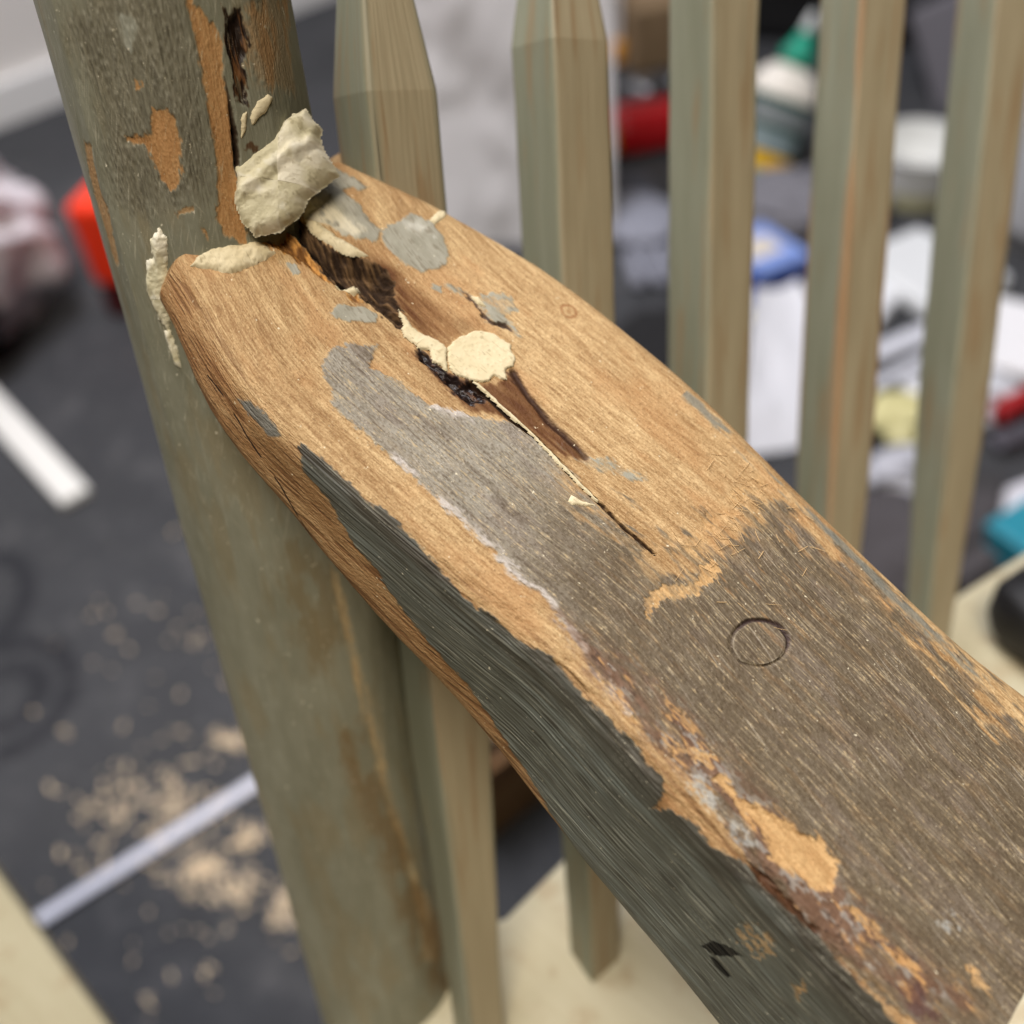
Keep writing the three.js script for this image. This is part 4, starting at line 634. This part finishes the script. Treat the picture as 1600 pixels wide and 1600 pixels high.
{
  const t = thing('blue_box', 'small blue box with pale lid between third and fourth slat', 'box', [0.335, 0, -1.075], 0.45);
  mesh('box_body', place(rbox(0.075, 0.06, 0.09, 0.003), [0, 0.031, 0]), mat(0x0f3fae, 0.45), t);
  mesh('lid', place(rbox(0.078, 0.006, 0.093, 0.002), [0, 0.064, 0]), mat(0x86a0e0, 0.4), t);
  mesh('lid_label', place(new THREE.BoxGeometry(0.05, 0.001, 0.04), [-0.006, 0.0677, 0.0]), mat(0xd8cfc0, 0.6), t);
}
{
  const g = gridGeometry(24, 24, (i, j) => { const x = (i / 23 - 0.5), z = (j / 23 - 0.5), w = mix(0.035, 0.10, j / 23); return [x * w * 2 * 0.8 + 0.05 * (0.5 - j / 23), 0.012 + 0.05 * (1 - j / 23) + 0.03 * x * x + 0.012 * fb(i / 6, j / 6, 811), z * 0.20]; });
  const back = g.clone(); { const p = back.attributes.position; for (let i = 0; i < p.count; i++) p.setY(i, p.getY(i) - 0.0015); const I = back.index.array; for (let f = 0; f < I.length; f += 3) { const k = I[f]; I[f] = I[f + 1]; I[f + 1] = k; } back.computeVertexNormals(); }
  tag(mesh('paper_scrap', place(mergeGeometries([g, back]), [0.325, -0.006, -0.885], [0.05, 0.2, 0]), mat(0xd6d7dc, 0.6)), 'bent white paper scrap beside the fourth slat', 'paper');
  tag(mesh('masking_tape', place(new THREE.TorusGeometry(0.028, 0.009, 12, 30), [0.315, 0.0095, -0.985], [Math.PI / 2, 0, 0]), mat(0xd8cf9a, 0.6)), 'pale yellow roll of tape by the white paper scrap', 'tape');
}
{
  const t = thing('white_tub', 'white plastic tub with pale yellow base behind the slats', 'tub', [0.605, 0, -1.28], 0.2);
  mesh('tub_body', new THREE.LatheGeometry([[0, 0], [0.05, 0], [0.054, 0.004], [0.066, 0.075], [0.07, 0.075], [0.07, 0.079], [0.062, 0.079], [0.051, 0.008], [0, 0.008]].map(([x, y]) => new THREE.Vector2(x, y)), 40), mat(0xdfe0dc, 0.4), t);
  mesh('base_band', new THREE.CylinderGeometry(0.0585, 0.0555, 0.022, 40, 1, true).translate(0, 0.016, 0), mat(0xc8c49a, 0.5), t);
}
tag(mesh('white_tray', place(crumple(rbox(0.13, 0.03, 0.15, 0.012, 5), 0.006, 20, 12), [0.545, 0.018, -1.06], [0, 0.5, 0]), mat(0xe8ebec, 0.25)), 'shiny white plastic tray between fourth and fifth slat', 'tray');
for (const [x, z, a, l, lab] of [[0.483, -0.945, 0.42, 0.13, 'wide clear plastic strip just below the white tray'], [0.468, -0.895, 0.52, 0.12, 'narrow clear plastic strip lying nearest the yellowish wrapper']]) tag(mesh(numbered('plastic_strip'), place(rbox(l, 0.006, l > 0.125 ? 0.026 : 0.014, 0.002), [x, 0.0045, z], [0, a, 0]), mat(0xd8dae2, 0.2)), lab, 'strip', 'clear plastic strips');
tag(mesh('yellow_wrapper', place(crumple(new THREE.SphereGeometry(0.034, 32, 22), 0.018, 60, 14), [0.428, 0.018, -0.80], [0, 0, 0], [1.1, 0.6, 1]), mat(0xcfc890, 0.5)), 'crumpled pale yellow wrapper between fourth and fifth slat', 'wrapper');
tag(mesh('green_scrap', place(crumple(rbox(0.04, 0.012, 0.028, 0.004, 4), 0.005, 60, 15), [0.462, 0.009, -0.775], [0, 0.7, 0]), mat(0x5c8478, 0.6)), 'small dull green scrap beside the yellow wrapper', 'scrap');
tag(mesh('plastic_film', place(crumple(new THREE.SphereGeometry(0.045, 40, 28), 0.022, 55, 16), [0.402, 0.022, -0.71], [0, 0, 0], [1.15, 0.6, 0.75]), mat(0xb9bac2, 0.25)), 'crumpled greyish plastic film on the floor behind fourth slat', 'film');
tag(mesh('bubble_wrap', place(crumple(new THREE.SphereGeometry(0.05, 40, 28), 0.024, 48, 41), [0.50, 0.02, -0.83], [0, 0, 0], [1.2, 0.5, 0.9]), mat(0xd4d6dc, 0.3)), 'crumpled white bubble wrap right of the yellow wrapper', 'wrap');
tag(mesh('foam_sheet', place(rbox(0.10, 0.02, 0.05, 0.006), [0.455, 0.0115, -1.005], [0, 0.9, 0]), mat(0xe9ebee, 0.5)), 'small white foam piece left of the white tray', 'foam');
tag(mesh('grey_cloth', place(crumple(new THREE.SphereGeometry(0.09, 48, 30), 0.03, 30, 17), [0.44, 0.02, -1.25], [0, 0, 0], [1.2, 0.4, 0.8]), mat(0x7a797f, 0.9)), 'dark grey cloth heaped under the glue bottle', 'cloth');
tag(mesh('dark_cloth', place(crumple(new THREE.SphereGeometry(0.08, 48, 30), 0.03, 34, 18), [0.385, 0.015, -0.62], [0, 0, 0], [1.3, 0.4, 0.8]), mat(0x4c484a, 0.9)), 'dark brownish cloth on the floor below the plastic film', 'cloth');
tag(mesh('black_box', place(rbox(0.06, 0.045, 0.05, 0.004), [0.372, 0.0235, -0.985], [0, 0.3, 0]), mat(0x0a0a0b, 0.5)), 'small black box just below the blue box', 'box');
tag(mesh('floor_shade_heap', place(crumple(new THREE.SphereGeometry(0.07, 40, 26), 0.025, 34, 27), [0.215, 0.012, -0.97], [0, 0, 0], [1.2, 0.4, 1.0]), mat(0x151517, 0.9)), 'black heap in place of dark floor shading right below the work glove', 'cloth');  // black heap stands in for the dark shading of the floor
tag(mesh('grey_strap', place(rbox(0.17, 0.006, 0.04, 0.002), [0.33, 0.006, -0.93], [0, 0.5, 0]), mat(0x625e5c, 0.7)), 'grey strap lying between black box and white paper scrap', 'strap');
tag(mesh('grey_pad', place(rbox(0.17, 0.17, 0.03, 0.012), [0.79, 0.085, -1.57], [-0.35, -0.3, 0.35]), mat(0x66646a, 0.8)), 'dark grey pad leaning above the white tub', 'pad');
tag(mesh('dark_tray', place(rbox(0.12, 0.02, 0.09, 0.006), [0.425, 0.0115, -0.685], [0, -0.5, 0]), mat(0x3a3839, 0.6)), 'dark plastic tray under the crumpled film', 'tray');
for (const [x, z, a, lab] of [[0.545, -0.655, 0.42, 'pale rod lying right behind the teal box'], [0.495, -0.655, 0.30, 'pale rod lying left of the teal box']]) tag(mesh(numbered('pale_rod'), place(new THREE.CapsuleGeometry(0.006, 0.11, 6, 12), [x, 0.0065, z], [0, a, Math.PI / 2]), mat(0xc9c8cc, 0.4)), lab, 'rod', 'pale rods by the teal box');
{
  const t = thing('grey_cabinet', 'pale grey cabinet standing at the right edge', 'cabinet', [0.92, 0, -1.06], -0.95);
  mesh('carcass', place(rbox(0.5, 0.6, 0.3, 0.004), [0, 0.302, 0]), mat(0xb2b3b6, 0.6), t);
  mesh('door', place(rbox(0.47, 0.56, 0.014, 0.004), [0, 0.305, 0.157]), mat(0xb2b3b6, 0.6), t);
}
tag(mesh('white_board', place(rbox(0.20, 0.012, 0.14, 0.003), [0.64, 0.0075, -0.905], [0, -0.6, 0]), mat(0xf0f0f2, 0.5)), 'flat white board on the floor by the grey cabinet', 'board');
{
  const t = thing('red_clamp', 'red and grey clamp on the floor at the right edge', 'clamp', [0.565, 0, -0.765], 0.35);
  mesh('jaw', place(rbox(0.12, 0.022, 0.02, 0.005), [0.02, 0.028, -0.035], [0, 0.12, 0]), mat(0xa31418, 0.45), t);
  mesh('bar', place(rbox(0.16, 0.014, 0.022, 0.003), [0.02, 0.012, -0.004]), mat(0x6c6a72, 0.4, { metalness: 0.6 }), t);
  mesh('grip', place(rbox(0.09, 0.03, 0.03, 0.01), [0.0, 0.018, 0.036], [0, 0.5, 0]), mat(0xb01014, 0.45), t);
}
tag(mesh('white_card', place(rbox(0.12, 0.004, 0.05, 0.001), [0.53, 0.0045, -0.675], [0, 0.35, 0]), mat(0xe2e2ea, 0.5)), 'white card lying in front of the red clamp', 'card');
{
  const t = thing('teal_box', 'teal plastic box on the floor at the right edge', 'box', [0.50, 0, -0.585], 0.5);
  mesh('box_body', place(rbox(0.11, 0.05, 0.09, 0.006), [0, 0.027, 0]), mat(0x1f7a8e, 0.45), t);
  mesh('lid', place(rbox(0.116, 0.01, 0.096, 0.004), [0, 0.058, 0]), mat(0x2a8ba0, 0.45), t);
}
tag(mesh('black_pouch', place(crumple(rbox(0.075, 0.03, 0.06, 0.013, 5), 0.005, 60, 19), [0.203, 0.4715, -0.197], [0, 0.5, 0]), mat(0x121215, 0.6)), 'black pouch lying on the seat behind the arm', 'pouch');
{
  const t = thing('wooden_crate', 'brown wooden crate on the floor under the seat edge', 'crate', [-0.005, 0, -0.47], 0.62);
  for (let i = 0; i < 3; i++) mesh('plank', place(rbox(0.19, 0.03, 0.010, 0.002), [0, 0.017 + i * 0.033, 0.06]), mat([0x7c5c38, 0x86653e, 0x745432][i], 0.8), t);
  for (let i = 0; i < 3; i++) mesh('plank', place(rbox(0.19, 0.010, 0.036, 0.002), [0, 0.106, -0.044 + i * 0.0385]), mat([0x9c8262, 0xa58a68, 0x957b5c][i], 0.8), t);
  for (const s of [-1, 1]) mesh('end_panel', place(rbox(0.010, 0.099, 0.12, 0.002), [s * 0.089, 0.0505, 0]), mat(0x7a5a38, 0.8), t);
}
// ---------------------------------------------------------------- added lamps, outside the frame, in place of unseen ceiling panels
function addedPanelLight(o, label) {
  const t = thing('added_panel_light', label, 'lamp', [o.at[0], 0, o.at[2]], 0, 'added panel lights'), dark = mat(0x2a2b2e, 0.5), hgt = o.at[1];
  const dir = V(o.aim).sub(V(o.at)).normalize(), back = dir.clone().multiplyScalar(-1);
  const head = new THREE.Group(); head.name = 'lamp_head'; head.position.set(0, hgt, 0); head.quaternion.setFromUnitVectors(new THREE.Vector3(0, 0, -1), dir); t.add(head);
  mesh('housing', place(rbox(o.size[0] + 0.04, o.size[1] + 0.04, 0.05, 0.008), [0, 0, 0.03]), dark, head);
  const glow = mat(0xffffff, 0.5, { emissive: o.color, emissiveIntensity: 2.0 }); mesh('lamp_panel', place(new THREE.BoxGeometry(o.size[0], o.size[1], 0.004), [0, 0, 0.002]), glow, head);
  const foot = V(o.foot).sub(V([o.at[0], 0, o.at[2]]));
  const stem = new THREE.CatmullRomCurve3([V([foot.x, 0, foot.z]), V([foot.x, hgt * 0.7, foot.z]), V([foot.x * 0.8, hgt + 0.06, foot.z * 0.8]), new THREE.Vector3(0, hgt, 0).addScaledVector(back, 0.05)]);
  mesh('pole', new THREE.TubeGeometry(stem, 30, 0.014, 12), dark, t);  // pole and legs: made-up stand for an unseen overhead light
  for (let i = 0; i < 3; i++) { const a = i * 2.094 + 0.4; mesh('leg', new THREE.TubeGeometry(new THREE.LineCurve3(V([foot.x, 0.35, foot.z]), V([foot.x + 0.35 * Math.cos(a), 0.012, foot.z + 0.35 * Math.sin(a)])), 4, 0.011, 10), dark, t); }
  const L = new THREE.RectAreaLight(o.color, o.power, o.size[0], o.size[1]); L.position.copy(V(o.at)).addScaledVector(dir, 0.006); L.lookAt(V(o.aim)); scene.add(L);
}
addedPanelLight(KEY, 'added bright panel on a made-up stand behind the camera, in place of a ceiling light');
addedPanelLight(FILL, 'added wide fill panel on a made-up stand at the left');

scene.traverse((o) => { if (o.isMesh) o.castShadow = o.receiveShadow = true; });
renderer.render(scene, camera);
